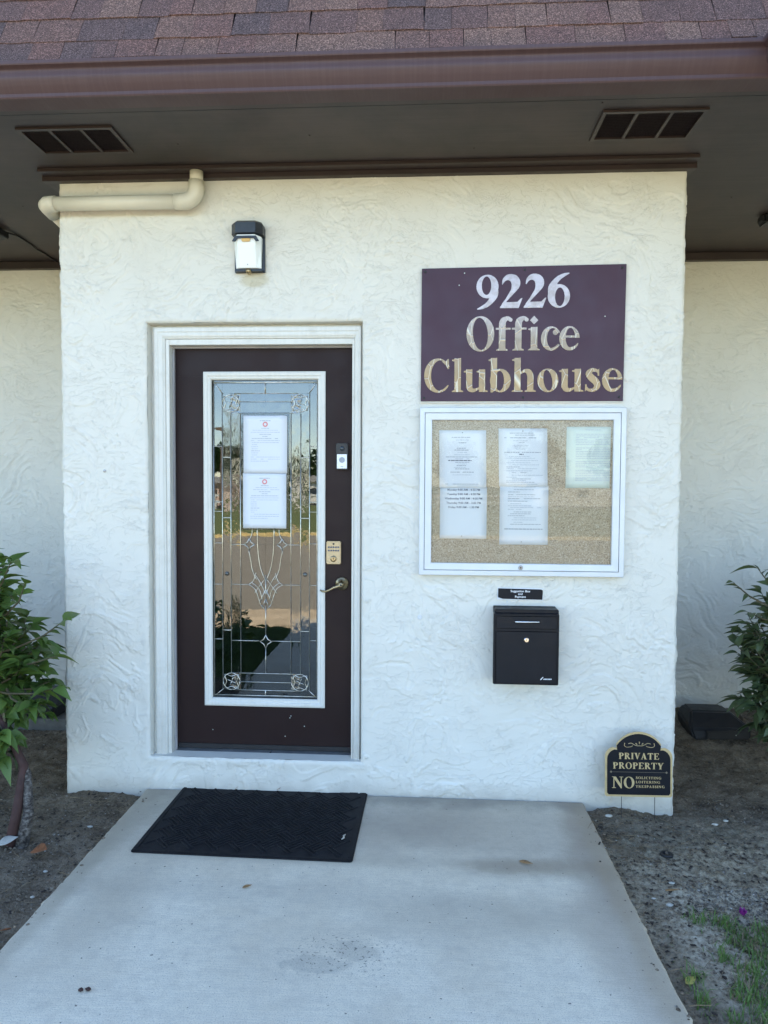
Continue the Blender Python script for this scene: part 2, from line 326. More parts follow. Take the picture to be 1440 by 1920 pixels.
# ------------------------------------------------------------------ mesh helpers
def link(name, me, mat, parent=None, smooth=False):
    if mat is not None and not me.materials: me.materials.append(mat)
    if smooth: me.polygons.foreach_set('use_smooth', [True]*len(me.polygons))
    o = bpy.data.objects.new(name, me); C.objects.link(o)
    if parent is not None: o.parent = parent
    return o
def thing(name, label, cat, loc=(0,0,0), rot=(0,0,0), group=None):
    o = bpy.data.objects.new(name, None); C.objects.link(o); o.location = loc; o.rotation_euler = rot
    o.empty_display_size = .1
    return tag(o, label, cat, group)
def tag(o, label, cat, group=None):
    o['label'] = label; o['category'] = cat
    if group: o['group'] = group
    return o
def structure(o): o['kind'] = 'structure'; return o
def stuff(o): o['kind'] = 'stuff'; return o
class MB:
    def __init__(s): s.v = []; s.f = []
    def add(s, vs_, fs): n = len(s.v); s.v += [tuple(p) for p in vs_]; s.f += [tuple(i+n for i in f) for f in fs]; return s
    def box(s, x0, x1, y0, y1, z0, z1):
        return s.add([(x,y,z) for x in (x0,x1) for y in (y0,y1) for z in (z0,z1)], [(0,1,3,2),(4,6,7,5),(0,4,5,1),(2,3,7,6),(0,2,6,4),(1,5,7,3)])
    def prism(s, poly, y0, y1, axis='y'):
        n = len(poly)
        if axis == 'y': P = [(a, y0, b) for a, b in poly]+[(a, y1, b) for a, b in poly]
        elif axis == 'x': P = [(y0, a, b) for a, b in poly]+[(y1, a, b) for a, b in poly]
        else: P = [(a, b, y0) for a, b in poly]+[(a, b, y1) for a, b in poly]
        return s.add(P, [tuple(range(n)), tuple(range(2*n-1, n-1, -1))]+[(i, i+n, (i+1) % n+n, (i+1) % n) for i in range(n)])
    def tube(s, pts, r, n=8, cap=True):
        pts = [Vector(p) for p in pts]; rs = r if isinstance(r, (list, tuple)) else [r]*len(pts)
        ref = None; V = []
        for i, p in enumerate(pts):
            d = (pts[min(i+1, len(pts)-1)]-pts[max(i-1, 0)]).normalized()
            if ref is None: ref = d.orthogonal().normalized()
            ref = (ref-d*ref.dot(d)).normalized(); b = d.cross(ref)
            for k in range(n):
                a = 2*PI*k/n; V.append(p+(ref*math.cos(a)+b*math.sin(a))*rs[i])
        F = [(i*n+k, i*n+(k+1) % n, (i+1)*n+(k+1) % n, (i+1)*n+k) for i in range(len(pts)-1) for k in range(n)]
        if cap: F += [tuple(range(n-1, -1, -1)), tuple((len(pts)-1)*n+k for k in range(n))]
        return s.add(V, F)
    def lathe(s, prof, c, axis='y', n=20, cap=True):
        """prof: (radius, distance along axis)"""
        V = []
        for r, d in prof:
            for k in range(n):
                a = 2*PI*k/n; u, v = r*math.cos(a), r*math.sin(a)
                V.append({'y': (c[0]+u, c[1]+d, c[2]+v), 'z': (c[0]+u, c[1]+v, c[2]+d), 'x': (c[0]+d, c[1]+u, c[2]+v)}[axis])
        m = len(prof)
        F = [(i*n+k, i*n+(k+1) % n, (i+1)*n+(k+1) % n, (i+1)*n+k) for i in range(m-1) for k in range(n)]
        if cap: F += [tuple(range(n)), tuple((m-1)*n+k for k in range(n-1, -1, -1))]
        return s.add(V, F)
    def ball(s, c, r, sc=(1,1,1), jitter=0, seed=0):
        rr = random.Random(seed); t = (1+5**.5)/2
        V = [Vector(p).normalized() for p in ((-1,t,0),(1,t,0),(-1,-t,0),(1,-t,0),(0,-1,t),(0,1,t),(0,-1,-t),(0,1,-t),(t,0,-1),(t,0,1),(-t,0,-1),(-t,0,1))]
        F = [(0,11,5),(0,5,1),(0,1,7),(0,7,10),(0,10,11),(1,5,9),(5,11,4),(11,10,2),(10,7,6),(7,1,8),(3,9,4),(3,4,2),(3,2,6),(3,6,8),(3,8,9),(4,9,5),(2,4,11),(6,2,10),(8,6,7),(9,8,1)]
        return s.add([(c[0]+p.x*r*sc[0]*(1+rr.uniform(-jitter, jitter)), c[1]+p.y*r*sc[1]*(1+rr.uniform(-jitter, jitter)), c[2]+p.z*r*sc[2]*(1+rr.uniform(-jitter, jitter))) for p in V], F)
    def mesh(s, name, bevel=0, seg=2):
        me = bpy.data.meshes.new(name); me.from_pydata(s.v, [], s.f)
        bm = bmesh.new(); bm.from_mesh(me)
        bmesh.ops.recalc_face_normals(bm, faces=bm.faces)
        if bevel:
            ed = [e for e in bm.edges if e.is_manifold and e.calc_face_angle(0) > .5]
            bmesh.ops.bevel(bm, geom=ed, offset=bevel, segments=seg, affect='EDGES', clamp_overlap=True)
        bm.to_mesh(me); bm.free(); return me
    def obj(s, name, mat, parent=None, bevel=0, smooth=False, seg=2):
        return link(name, s.mesh(name, bevel, seg), mat, parent, smooth)
def box(name, mat, parent, x0, x1, y0, y1, z0, z1, bevel=.001):
    return MB().box(x0, x1, y0, y1, z0, z1).obj(name, mat, parent, bevel)
def mitred_frame(name, mat, parent, x0, x1, z0, z1, prof, bevel=.0008):
    """four mitred lengths round a rectangle; prof = (inset, y) outline; each length is an object"""
    cx_, cz_ = (x0+x1)/2, (z0+z1)/2
    for k in range(4):
        mb = MB(); n = len(prof); P = []
        cn = [(x0,z0),(x1,z0),(x1,z1),(x0,z1)]; a, b = cn[k], cn[(k+1) % 4]
        for (q, s_) in ((a, 0), (b, 1)):
            sx = 1 if q[0] < cx_ else -1; sz = 1 if q[1] < cz_ else -1
            P += [(q[0]+sx*i, y, q[1]+sz*i) for i, y in prof]
        F = [tuple(range(n)), tuple(range(2*n-1, n-1, -1))]+[(i, i+n, (i+1) % n+n, (i+1) % n) for i in range(n)]
        mb.add(P, F).obj(name, mat, parent, bevel)

# ------------------------------------------------------------------ numpy noise
def pnoise(x, y, seed=0):
    xi = np.floor(x).astype(np.int64); yi = np.floor(y).astype(np.int64); xf = x-xi; yf = y-yi
    def g(ix, iy):
        h = (ix*374761393+iy*668265263+seed*974711) & 0xffffffff
        h = ((h ^ (h >> 13))*1274126177) & 0xffffffff; h = (h ^ (h >> 16)) & 0xffff
        a = h/65536*2*np.pi; return np.cos(a), np.sin(a)
    u = xf*xf*xf*(xf*(xf*6-15)+10); v = yf*yf*yf*(yf*(yf*6-15)+10)
    def d(dx, dy): a, b = g(xi+dx, yi+dy); return a*(xf-dx)+b*(yf-dy)
    n0 = d(0,0)*(1-u)+d(1,0)*u; n1 = d(0,1)*(1-u)+d(1,1)*u
    return (n0*(1-v)+n1*v)*1.4
def fbm(x, y, seed=0, o=4, g=.55):
    r = 0; a = 1; t = 0
    for i in range(o): r = r+a*pnoise(x*2**i, y*2**i, seed+i*17); t += a; a *= g
    return r/t
def sst(a, b, x): t = np.clip((x-a)/(b-a), 0, 1); return t*t*(3-2*t)
def relief(s, z):
    """skip-trowel stucco height in metres"""
    wx = fbm(s*2.1, z*2.1, 5, 2)*.35; wz = fbm(s*2.1, z*2.1, 9, 2)*.35
    h = fbm(s*3, z*3, 3, 3)*.0035
    for k, (fa, fb, th, amp, ang) in enumerate(((3.2, 6.5, .06, .0026, .5), (4.2, 7.5, .12, .0024, -.15), (7, 12, .16, .0018, .9), (5, 9, -.02, .0020, .25), (11, 17, .2, .0014, .6))):
        c, s_ = math.cos(ang), math.sin(ang)
        u = (s*c-z*s_+wx)*fa; v = (s*s_+z*c+wz)*fb
        n = fbm(u, v, 31+k*7, 4, .6)
        m = sst(-.04, .24, fbm(s*2.3, z*2.3, 61+k*5, 2))
        h = h+amp*1.2*m*sst(th, th+.02, n)+amp*.95*m*np.exp(-((n-th-.012)/.015)**2)
    return h+fbm(s*60, z*60, 77, 2)*.0003
def grid_mesh(name, P, mask=None):
    nr, nc = P.shape[:2]
    idx = np.arange(nr*nc).reshape(nr, nc)
    q = np.stack([idx[:-1, :-1], idx[:-1, 1:], idx[1:, 1:], idx[1:, :-1]], -1).reshape(-1, 4)
    if mask is not None: q = q[mask.reshape(-1)]
    me = bpy.data.meshes.new(name)
    me.vertices.add(nr*nc); me.vertices.foreach_set('co', P.reshape(-1).astype(np.float32))
    me.loops.add(len(q)*4); me.loops.foreach_set('vertex_index', q.reshape(-1).astype(np.int32))
    me.polygons.add(len(q)); me.polygons.foreach_set('loop_start', np.arange(0, len(q)*4, 4, dtype=np.int32))
    me.polygons.foreach_set('loop_total', np.full(len(q), 4, dtype=np.int32))
    me.polygons.foreach_set('use_smooth', np.ones(len(q), dtype=bool))
    me.update(calc_edges=True); return me

# ------------------------------------------------------------------ ground, walkway, road
def ground_h(x, y):
    h = -.055+fbm(x*1.6, y*1.6, 11, 3)*.03
    h += fbm(x*9, y*9, 12, 4, .6)*.018*sst(-3, -1.5, y)
    lump = np.maximum(0, fbm(x*24, y*24, 13, 3, .6))*.022*sst(-2.4, -1.4, y)*(1-sst(3, 4, np.abs(x)))
    h += lump
    h += .12*sst(.5, 1.3, y)*sst(1.2, 1.8, x)                    # soil banked up to the back wall, right
    h -= .03*sst(.2, 1.2, y)*(1-sst(-1.9, -1.4, x))              # lower bed at the left
    h += .035*np.exp(-((x-1.15)/.12)**2)*sst(-.35, -.02, y)*(1-sst(.1, .3, y))
    h += .03*np.exp(-((x+1.45)/.25)**2)*sst(-.35, -.02, y)
    ex = np.minimum(np.abs(x+1.19), np.abs(x-1.0))
    h = np.where((x > -1.19) & (x < 1.0) & (y < .05) & (y > -4.2), np.minimum(h, -.06), h)
    h = np.where(ex < .06, h*.6-.02, h)
    h = np.where(y < -2, -.06+(h+.06)*.4, h)
    h = np.where(y < -4.0, -.16, h)
    return np.where((np.abs(x) > 8) | (y > 3), -.1, h)
def axis(segs):
    out = []
    for a, b, st in segs: n = max(1, int(round((b-a)/st))); out += list(np.linspace(a, b, n, endpoint=False))
    return np.array(out+[segs[-1][1]])
gx = axis([(-400,-40,60), (-40,-8,4), (-8,-3,.25), (-3,-1.15,.011), (-1.15,.98,.08), (.98,2.7,.011), (2.7,8,.25), (8,40,4), (40,400,60)])
gy = axis([(-400,-40,60), (-40,-6,3), (-6,-2,.2), (-2,1.4,.011), (1.4,8,.3), (8,40,4), (40,400,60)])
X, Y = np.meshgrid(gx, gy)
ground = structure(link('ground', grid_mesh('ground', np.stack([X, Y, ground_h(X, Y)], -1)), M_SOIL))
def gh(x, y): return float(ground_h(np.array([x]), np.array([y]))[0])

# concrete walkway: one slab with worn arrises
wx_ = axis([(-1.19,-1.15,.004), (-1.15,.96,.1), (.96,1.0,.004)]); wy_ = axis([(-4.2,-2,.3), (-2,-.01,.02)])
X, Y = np.meshgrid(wx_, wy_)
e = np.minimum(X+1.19, 1.0-X); Z = -.010*np.clip(1-e/.012, 0, 1)**2
edge = pnoise(Y*7, X*0, 3)*.005+pnoise(Y*31, X*0, 4)*.003+np.maximum(0, pnoise(Y*17, X*0, 9)-.35)*.02
Xd = X+np.where(X < -1.1, -edge, np.where(X > .9, edge, 0))*np.clip(1-e/.04, 0, 1)
top = np.stack([Xd, Y, Z], -1)
l = top[:, :1].copy(); l[..., 2] = -.12; r_ = top[:, -1:].copy(); r_[..., 2] = -.12
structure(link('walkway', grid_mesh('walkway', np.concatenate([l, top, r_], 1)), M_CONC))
structure(MB().box(-300, 300, -5.5, -4.2, -.20, -.13).obj('driveway', M_DRIVE))
structure(MB().box(-300, 300, -18.0, -5.5, -.20, -.126).obj('road', M_ASPH))
structure(MB().box(-300, 300, -18.3, -18.0, -.2, -.02).obj('kerb', M_CURB, bevel=.03))
X, Y = np.meshgrid(axis([(-60,60,2)]), axis([(-60,-18.3,2)]))
lawn_m = Mat('lawn_grass', (.1,.14,.03), .9); lawn_m.color(lawn_m.ramp(lawn_m.noise(2, 8, .7), [(.3, (.10,.125,.03)), (.7, (.17,.19,.05))]))
structure(link('lawn', grid_mesh('lawn', np.stack([X, Y, -.05+fbm(X*.1, Y*.1, 2)*.05], -1)), lawn_m.m))

# ------------------------------------------------------------------ building
ZT = 3.03; ZS = 3.062; XL, XR, YB = -1.61, 1.43, 1.32
OX0, OX1, OZ0, OZ1 = -1.170, -.097, .165, 2.343       # door opening in the stucco
B = thing('building', 'cream stucco office building with brown soffit, gutter and shingle roof', 'building')
def stucco_wall():
    pts = []      # (x, y, nx, ny, s)
    s = 0.
    def run(x0, y0, x1, y1, xs, nx, ny):
        nonlocal s
        L = math.hypot(x1-x0, y1-y0)
        for t in xs: pts.append((x0+(x1-x0)*t/L, y0+(y1-y0)*t/L, nx, ny, s+t))
        s += L
    def corner(x, y, n0, n1, r=.012):
        pass
    def ax(a, b, st): return list(np.linspace(a, b, max(2, int(round((b-a)/st))), endpoint=False))
    run(-6, YB, XL, YB, ax(0, 3.1, .08)+ax(3.1, 4.39, .0075), 0, -1)
    run(XL, YB, XL, 0, ax(0, 1.25, .03)+ax(1.25, 1.32, .01), -1, 0)
    f = ax(.0, OX0-XL, .0047)+ax(OX0-XL, OX1-XL, .0052)+ax(OX1-XL, XR-XL, .0047)
    run(XL, 0, XR, 0, f, 0, -1)
    run(XR, 0, XR, YB, ax(0, .07, .01)+ax(.07, 1.32, .03), 1, 0)
    run(XR, YB, 6, YB, ax(0, 1.35, .0075)+ax(1.35, 4.58, .08), 0, -1)
    A = np.array(pts); nrm = A[:, 2:4].copy()
    # soften the corners
    sm = nrm.copy()
    ss = A[:, 4]
    for cs in (4.39, 4.39+1.32, 4.39+1.32+3.04, 4.39+2.64+3.04):
        pass
    zz = axis([(-.3, OZ0, .0052), (OZ0, OZ1, .0049), (OZ1, ZT, .0049)])
    S, Zg = np.meshgrid(ss, zz)
    H = relief(S, Zg)
    Px = A[None, :, 0]+nrm[None, :, 0]*H; Py = A[None, :, 1]+nrm[None, :, 1]*H
    # rounded, uneven outer corners
    for cxn, sgn in ((XL, 1), (XR, -1)):
        fr = (np.abs(A[:, 1]) < 1e-6)[None, :]
        d = (A[None, :, 0]-cxn)*sgn
        k = np.clip(1-d/.016, 0, 1)**2*fr
        Py = Py+k*(.010+.004*pnoise(Zg*9, Zg*0, 5))
        wob = .0035*pnoise(Zg*5, Zg*0+3, int(sgn)+8)+.0022*pnoise(Zg*28, Zg*0, int(sgn)+18)
        on = (np.abs(A[:, 0]-cxn) < .02)[None, :]
        Px = Px+on*wob*(np.clip(1-d/.03, 0, 1)*fr+(~fr))
    # rounded lip round the door opening
    fr = (np.abs(A[:, 1]) < 1e-6)[None, :]
    dx = np.maximum(OX0-A[None, :, 0], A[None, :, 0]-OX1); dz = np.maximum(OZ0-Zg, Zg-OZ1)
    dd = np.maximum(dx, dz)
    Py = Py+fr*np.clip(1-np.abs(dd)/.011, 0, 1)**2*.007
    Py = Py-fr*np.exp(-((dd-.02)/.02)**2)*.003*(1+pnoise(S*14, Zg*14, 44))
    P = np.stack([Px, Py, Zg], -1)
    xc = (A[:-1, 0]+A[1:, 0])/2; zc = (zz[:-1]+zz[1:])/2
    front = (np.abs(A[:-1, 1]) < 1e-6) & (np.abs(A[1:, 1]) < 1e-6)
    hole = (front & (xc > OX0) & (xc < OX1))[None, :] & ((zc > OZ0) & (zc < OZ1))[:, None]
    me = grid_mesh('wall', P, ~hole)
    o = link('wall', me, M_STUCCO, B)
    # stucco return inside the opening (left, top, right) and the sill
    def ret(a, b, nin, name):
        n = int(np.hypot(b[0]-a[0], b[1]-a[1])/.006); t = np.linspace(0, 1, n)
        ex = a[0]+(b[0]-a[0])*t; ez = a[1]+(b[1]-a[1])*t
        D = np.linspace(0, 1, 12)
        T, Dg = np.meshgrid(t, D); EX = ex[None, :]+0*Dg; EZ = ez[None, :]+0*Dg
        bulge = (.003*pnoise(T*60, Dg*3, 51)+.003*pnoise(T*15, Dg*2, 52))*Dg**.5+.0015*pnoise(T*200, Dg*8, 53)*Dg
        y0 = .0075-relief(EX-XL+4.39+1.32, EZ)*0-.001
        Yg = y0*(1-Dg)+.085*Dg
        return link(name, grid_mesh(name, np.stack([EX+nin[0]*(bulge+.006*Dg), Yg, EZ+nin[1]*(bulge+.006*Dg)], -1)), M_STUCCO, B)
    ret((OX0, OZ0-.0), (OX0, OZ1), (1, 0), 'wall_return'); ret((OX0, OZ1), (OX1, OZ1), (0, -1), 'wall_return'); ret((OX1, OZ1), (OX1, OZ0), (-1, 0), 'wall_return')
    ret((OX1, OZ0), (OX0, OZ0), (0, .1), 'sill')
stucco_wall()
# block the body of the building behind the skins
MB().box(-6, XL-.06, YB+.05, 8, -.3, ZS).obj('wall', M_ROOM, B)
MB().box(XR+.06, 6, YB+.05, 8, -.3, ZS).obj('wall', M_ROOM, B)
# room behind the glass door
MB().add([(-1.5,.17,0),(1.2,.17,0),(1.2,4,0),(-1.5,4,0),(-1.5,.17,2.9),(1.2,.17,2.9),(1.2,4,2.9),(-1.5,4,2.9)], [(0,3,2,1),(4,5,6,7),(0,4,7,3),(1,2,6,5),(3,7,6,2)]).obj('interior', M_ROOM, B)

# soffit, vents, trim
YF = -.612      # fascia line
sof = MB().box(-6, 6, YF, 8, ZS, ZS+.02).obj('soffit', M_SOFFIT, B)
MB().box(-6, 6, YF-.001, YF+.03, ZS-.004, ZS-.0005).obj('soffit_edge', M_SOFFIT, B)
for nm_, x0, x1 in (('trim_board', -1.675, 1.462),):
    MB().box(x0, x1, -.036, .0, ZT-.004, ZS-.006).obj('trim_board', M_TRIM, B, .002)
    MB().box(x0+.01, x1-.01, -.098, -.0365, ZS-.016, ZS-.001).obj('trim_board', M_TRIM, B, .002)
    MB().box(x0, XL-.004, .0, YB-.02, ZT+.002, ZS-.003).obj('trim_board', M_TRIM, B, .002)
    MB().box(XR+.004, x1, .0, YB-.02, ZT+.002, ZS-.003).obj('trim_board', M_TRIM, B, .002)
for x0, x1 in ((-6, XL-.07), (XR+.04, 6)):
    MB().box(x0, x1, YB-.045, YB-.004, ZS-.05, ZS-.002).obj('trim_board', M_TRIM, B, .002)
MB().box(-6, 6, YF+.036, YF+.039, ZS-.0022, ZS-.0004).obj('seam', M_DARK, B)
def vent(x0, x1, y0, y1):
    f = MB().box(x0, x1, y0, y0+.016, ZS-.010, ZS-.001).box(x0, x1, y1-.016, y1, ZS-.010, ZS-.001).box(x0, x0+.016, y0+.016, y1-.016, ZS-.010, ZS-.001).box(x1-.016, x1, y0+.016, y1-.016, ZS-.010, ZS-.001)
    w_ = (x1-x0)/3
    for k in (1, 2): f.box(x0+w_*k-.007, x0+w_*k+.007, y0+.016, y1-.016, ZS-.009, ZS-.001)
    v = f.obj('soffit_vent', M_TRIM, B)
    for k in range(3):
        a, b = x0+w_*k+(.016 if k == 0 else .0075), x0+w_*(k+1)-(.016 if k == 2 else .0075)
        s_ = MB(); n = 16
        for j in range(n):
            yy = y0+.018+(y1-y0-.036)*(j+.5)/n
            s_.add([(a, yy-.004, ZS-.0045), (b, yy-.004, ZS-.0045), (b, yy+.0035, ZS-.0012), (a, yy+.0035, ZS-.0012)], [(0,1,2,3)])
        s_.box(a, b, y0+.016, y1-.016, ZS-.001, ZS-.0003)
        s_.obj('louver', simple('vent_mesh', (.016,.009,.010), .7, var=.3, vs=90) if 'vent_mesh' not in bpy.data.materials else bpy.data.materials['vent_mesh'], v)
vent(-1.545, -1.124, -.475, -.245); vent(.917, 1.335, -.497, -.257)
for x, y in ((-.3,-.35), (.42,-.2), (.9,-.55), (-.9,-.3), (.1,-.1), (1.8,.4), (-2.0,.35)):
    MB().lathe([(.004, 0), (.004, -.002), (.001, -.003)], (x, y, ZS), 'z', 8).obj('nail_head', M_TRIM, B)

# fascia, gutter (K profile), drip edge
MB().box(-6, 6, YF-.002, YF+.02, ZS+.022, ZS+.20).obj('fascia', M_TRIM, B)
gp = [(-.002, .0), (-.088, .0), (-.092, .005), (-.092, .017), (-.098, .024), (-.112, .042), (-.122, .062), (-.121, .082), (-.124, .092), (-.140, .100), (-.142, .104), (-.142, .116), (-.134, .118), (-.132, .108), (-.116, .096), (-.112, .07), (-.085, .008), (-.008, .004), (-.008, .115), (-.002, .115)]
ogee = [(-.098, .024), (-.112, .042), (-.122, .062), (-.121, .082), (-.124, .092), (-.140, .100)]
oc = []
for i in range(len(ogee)-1):
    p0, p1, p2, p3 = [Vector(ogee[max(0, min(len(ogee)-1, i+k))]) for k in (-1, 0, 1, 2)]
    for j in range(5):
        t = j/5; q_ = .5*((2*p1)+(p2-p0)*t+(2*p0-5*p1+4*p2-p3)*t*t+(3*p1-p0-3*p2+p3)*t**3); oc.append((q_.x, q_.y))
gp = gp[:4]+oc+gp[9:]
def gutter_run(x0, x1): return MB().prism([(YF+a, ZS-.006+b) for a, b in gp], x0, x1, 'x').obj('gutter', M_GUTTER, B, smooth=False)
gutter_run(-6, 1.455+.14)
# return of the gutter coming forward at the inside corner
Pq = [(1.437-a*-1 if False else 1.437+a, ZS-.010+b) for a, b in gp]
cg = MB(); n = len(gp); V = []
for yy, mit in ((0, 1), (-.95, 0)):
    for a, b in gp: V.append((1.437+a+.09 if False else 1.562+a, (YF+a) if mit else YF-.95, ZS-.0085+b*.999))
cg.add(V, [tuple(range(n)), tuple(range(2*n-1, n-1, -1))]+[(i, i+n, (i+1) % n+n, (i+1) % n) for i in range(n)])
cg.obj('gutter', M_GUTTER, B)
MB().box(1.564, 1.587, YF-.95, YF-.004, ZS-.005, ZS+.2).obj('fascia', M_TRIM, B)
MB().box(1.587, 6, YF-.95, YF-.004, ZS, ZS+.02).obj('soffit', M_SOFFIT, B)

# mansard roof with shingle tabs
TH = R(64); EY, EZ_ = YF-.032, ZS+.170
roof = MB().prism([(EY+.012, EZ_-.003), (EY+.03+1.45*math.cos(TH), EZ_+1.45*math.sin(TH)), (8, EZ_+1.45*math.sin(TH)), (8, ZS+.025), (YF+.022, ZS+.025), (YF+.022, EZ_-.003)], -6, 6, 'x').obj('roof', M_TRIM, B)
MB().box(-6, 6, EY-.003, EY+.04, EZ_-.022, EZ_-.006).obj('drip_edge', M_DARK, B)
tabs = []
for k in range(9):
    w_ = (.105, .12, .14, .16, .185, .09, .13, .2, .15)[k]; t_ = (.003, .0045, .0025, .004, .003, .005, .003, .0035, .0045)[k]; rr = random.Random(k)
    L = .172; top_ = [(0, 0), (w_, 0)]
    nb = 5; bot = [(w_*i/nb, rr.uniform(-.0025, .0025)) for i in range(nb+1)]
    sk = rr.uniform(-.004, .004)
    V = [(x, 0-t_, y) for x, y in bot]+[(w_+sk, -.0015, L), (sk, -.0015, L)]
    V += [(x, 0, y) for x, y in bot]+[(w_+sk, 0, L), (sk, 0, L)]
    n = len(bot)+2
    me = MB().add(V, [tuple(range(n)), tuple(range(2*n-1, n-1, -1))]+[(i, i+n, (i+1) % n+n, (i+1) % n) for i in range(n)]).mesh('shingle')
    me.materials.append(M_SHINGLE); tabs.append((w_, me))
rr = random.Random(3); rest = MB(); cnt = 0
for row in range(9):
    x = -3.4-rr.random()*.1; s0 = row*.142-(.03 if row else 0)
    while x < 3.2:
        w_, me = rr.choice(tabs)
        s_ = s0+rr.uniform(-.0035, .0035)
        lift = .002+rr.uniform(0, .0015)
        p = (x, EY+math.cos(TH)*s_-math.sin(TH)*lift, EZ_+math.sin(TH)*s_+math.cos(TH)*lift)
        near = row < 4 and -2.2 < x < 2.3
        Rm = Matrix.Translation(p) @ Matrix.Rotation(-(PI/2-TH)-.018, 4, 'X')
        if near and cnt < 290:
            o = link('shingle', me, None, roof); o.matrix_local = Rm; cnt += 1
        else:
            n0 = len(rest.v); rest.add([Rm @ v.co for v in me.vertices], [tuple(p_.vertices) for p_ in me.polygons])
        x += w_+.002
stuff(rest.obj('shingle_field', M_SHINGLE, roof))

# ------------------------------------------------------------------ door
MB().box(OX0+.004, OX1-.004, .014, .16, OZ0-.09, OZ0-.012).obj('sill_core', M_STUCCO, B)
# brickmould casing: outer edge, steps, inner edge
def casing():
    x0, x1, z1, z0 = -1.151, -.106, 2.329, .150
    prof = [(0, .075), (0, .036), (.006, .032), (.022, .031), (.027, .0345), (.040, .0335), (.047, .035), (.050, .039), (.055, .040), (.058, .045), (.058, .075)]
    # left, top, right lengths
    n = len(prof)
    def length(a, b, ia, ib):
        P = [(a[0]+ia[0]*i, y, a[1]+ia[1]*i) for i, y in prof]+[(b[0]+ib[0]*i, y, b[1]+ib[1]*i) for i, y in prof]
        MB().add(P, [tuple(range(n)), tuple(range(2*n-1, n-1, -1))]+[(i, i+n, (i+1) % n+n, (i+1) % n) for i in range(n)]).obj('casing', M_TRIMWHITE, B, .0008)
    length((x0, z0), (x0, z1), (1, 0), (1, -1)); length((x0, z1), (x1, z1), (1, -1), (-.6, -1)); length((x1, z1), (x1, z0), (-.6, -1), (-.6, 0))
    # jambs
    MB().box(x0+.0585, -1.0745, .046, .20, z0, z1-.0585).obj('jamb', M_TRIMWHITE, B, .0015)
    MB().box(-.1515, x1-.0355, .046, .20, z0, z1-.0585).obj('jamb', M_TRIMWHITE, B, .0015)
    MB().box(-1.074, -.152, .046, .20, 2.243, z1-.0588).obj('jamb', M_TRIMWHITE, B, .0015)
    ws = simple('weather_strip', (.34,.33,.34), .7)
    MB().box(-1.0738, -1.066, .088, .108, z0, 2.2425).obj('weather_strip', ws, B, .002)
    MB().box(-1.0655, -.1525, .088, .108, 2.234, 2.2425).obj('weather_strip', ws, B, .002)
    # stucco packed against the casing
    MB().box(OX0-.004, x0+.003, .056, .07, z0, OZ1).box(x0+.0031, x1-.0031, .056, .07, z1-.003, OZ1+.004).box(x1-.003, OX1+.004, .056, .07, z0, OZ1).obj('wall_return', M_STUCCO, B, .004)
casing()
MB().prism([(.068, .148), (.068, .156), (.108, .172), (.155, .172), (.155, .140), (.1, .140)], -1.0735, -.1525, 'x').obj('threshold', M_THRESH, B, .001)
DX0, DX1, DZ0, DZ1 = -1.072, -.152, .176, 2.240
D = MB()
GX0, GX1, GZ0, GZ1 = -.876, -.334, .444, 2.076        # visible glass
yD = .112
D.box(DX0, DX1, yD, yD+.044, DZ0, GZ0-.02).box(DX0, DX1, yD, yD+.044, GZ1+.02, DZ1).box(DX0, GX0-.02, yD, yD+.044, GZ0-.0199, GZ1+.0199).box(GX1+.02, DX1, yD, yD+.044, GZ0-.0199, GZ1+.0199)
door = bpy.data.objects.new('door', None); C.objects.link(door); door.parent = B
D.obj('door_slab', M_DOOR, door)
MB().box(DX0+.01, DX1-.01, yD-.006, yD-.0005, DZ0-.002, DZ0+.022).obj('door_sweep', M_DARK, door, .001)
mitred_frame('glass_frame', M_TRIMWHITE, door, GX0-.044, GX1+.041, GZ0-.044, GZ1+.042, [(0, yD-.001), (0, yD-.010), (.008, yD-.014), (.020, yD-.013), (.024, yD-.009), (.034, yD-.008), (.040, yD-.002), (.040, yD+.010), (.0385, yD+.010), (.0385, yD-.001)])
# decorative glass
GW, GH = GX1-GX0, GZ1-GZ0
def gu(u, v): return (GX0+u*GW, GZ1-v*GH)
yG = yD+.012
U = [0, .088, .17, .262, .745, .838, .922, 1]; Vv = [0, .040, .066, .102, .924, .952, .978, 1]
came = MB()
def bar(pts, r=.0017, y=yG-.0035):
    came.tube([(gu(a, b)[0], y, gu(a, b)[1]) for a, b in pts], r, 6)
def curve(pts, n=5):
    P = [Vector(p) for p in pts]; out = []
    for i in range(len(P)-1):
        p0, p1, p2, p3 = P[max(i-1, 0)], P[i], P[i+1], P[min(i+2, len(P)-1)]
        for j in range(n):
            t = j/n; out.append(tuple(.5*((2*p1)+(p2-p0)*t+(2*p0-5*p1+4*p2-p3)*t*t+(3*p1-p0-3*p2+p3)*t**3)))
    return out+[tuple(P[-1])]
def sym(pts, r=.0016, c=True):
    q = curve(pts) if c else pts
    bar(q, r); bar([(1.006-a, b) for a, b in q], r)
asp = GW/GH
for u in U[1:-1]: bar([(u, Vv[1 if u in (U[1], U[6]) else 3]), (u, Vv[6 if u in (U[1], U[6]) else 4])])
for v in (Vv[1], Vv[6]): bar([(U[2]+.03, v), (U[5]-.03, v)])
for v in (Vv[2], Vv[5]): bar([(U[3], v), (U[4], v)])
for v in (Vv[3], Vv[4]): bar([(U[3]-.02, v), (U[4]+.02, v)])
bar([(.004, .006), (.996, .006)], .004); bar([(.006, .004), (.006, .996)], .0022); bar([(.994, .004), (.994, .996)], .0022); bar([(.004, .995), (.996, .995)], .0025)
for a, b, c_, d in ((0, 0, .095, .042), (1, 0, .915, .042), (0, 1, .095, .975), (1, 1, .915, .975)): bar([(a, b), (c_, d)])
bar([(.5, .006), (.5, .04)], .003); bar([(.5, .978), (.5, .995)], .003)
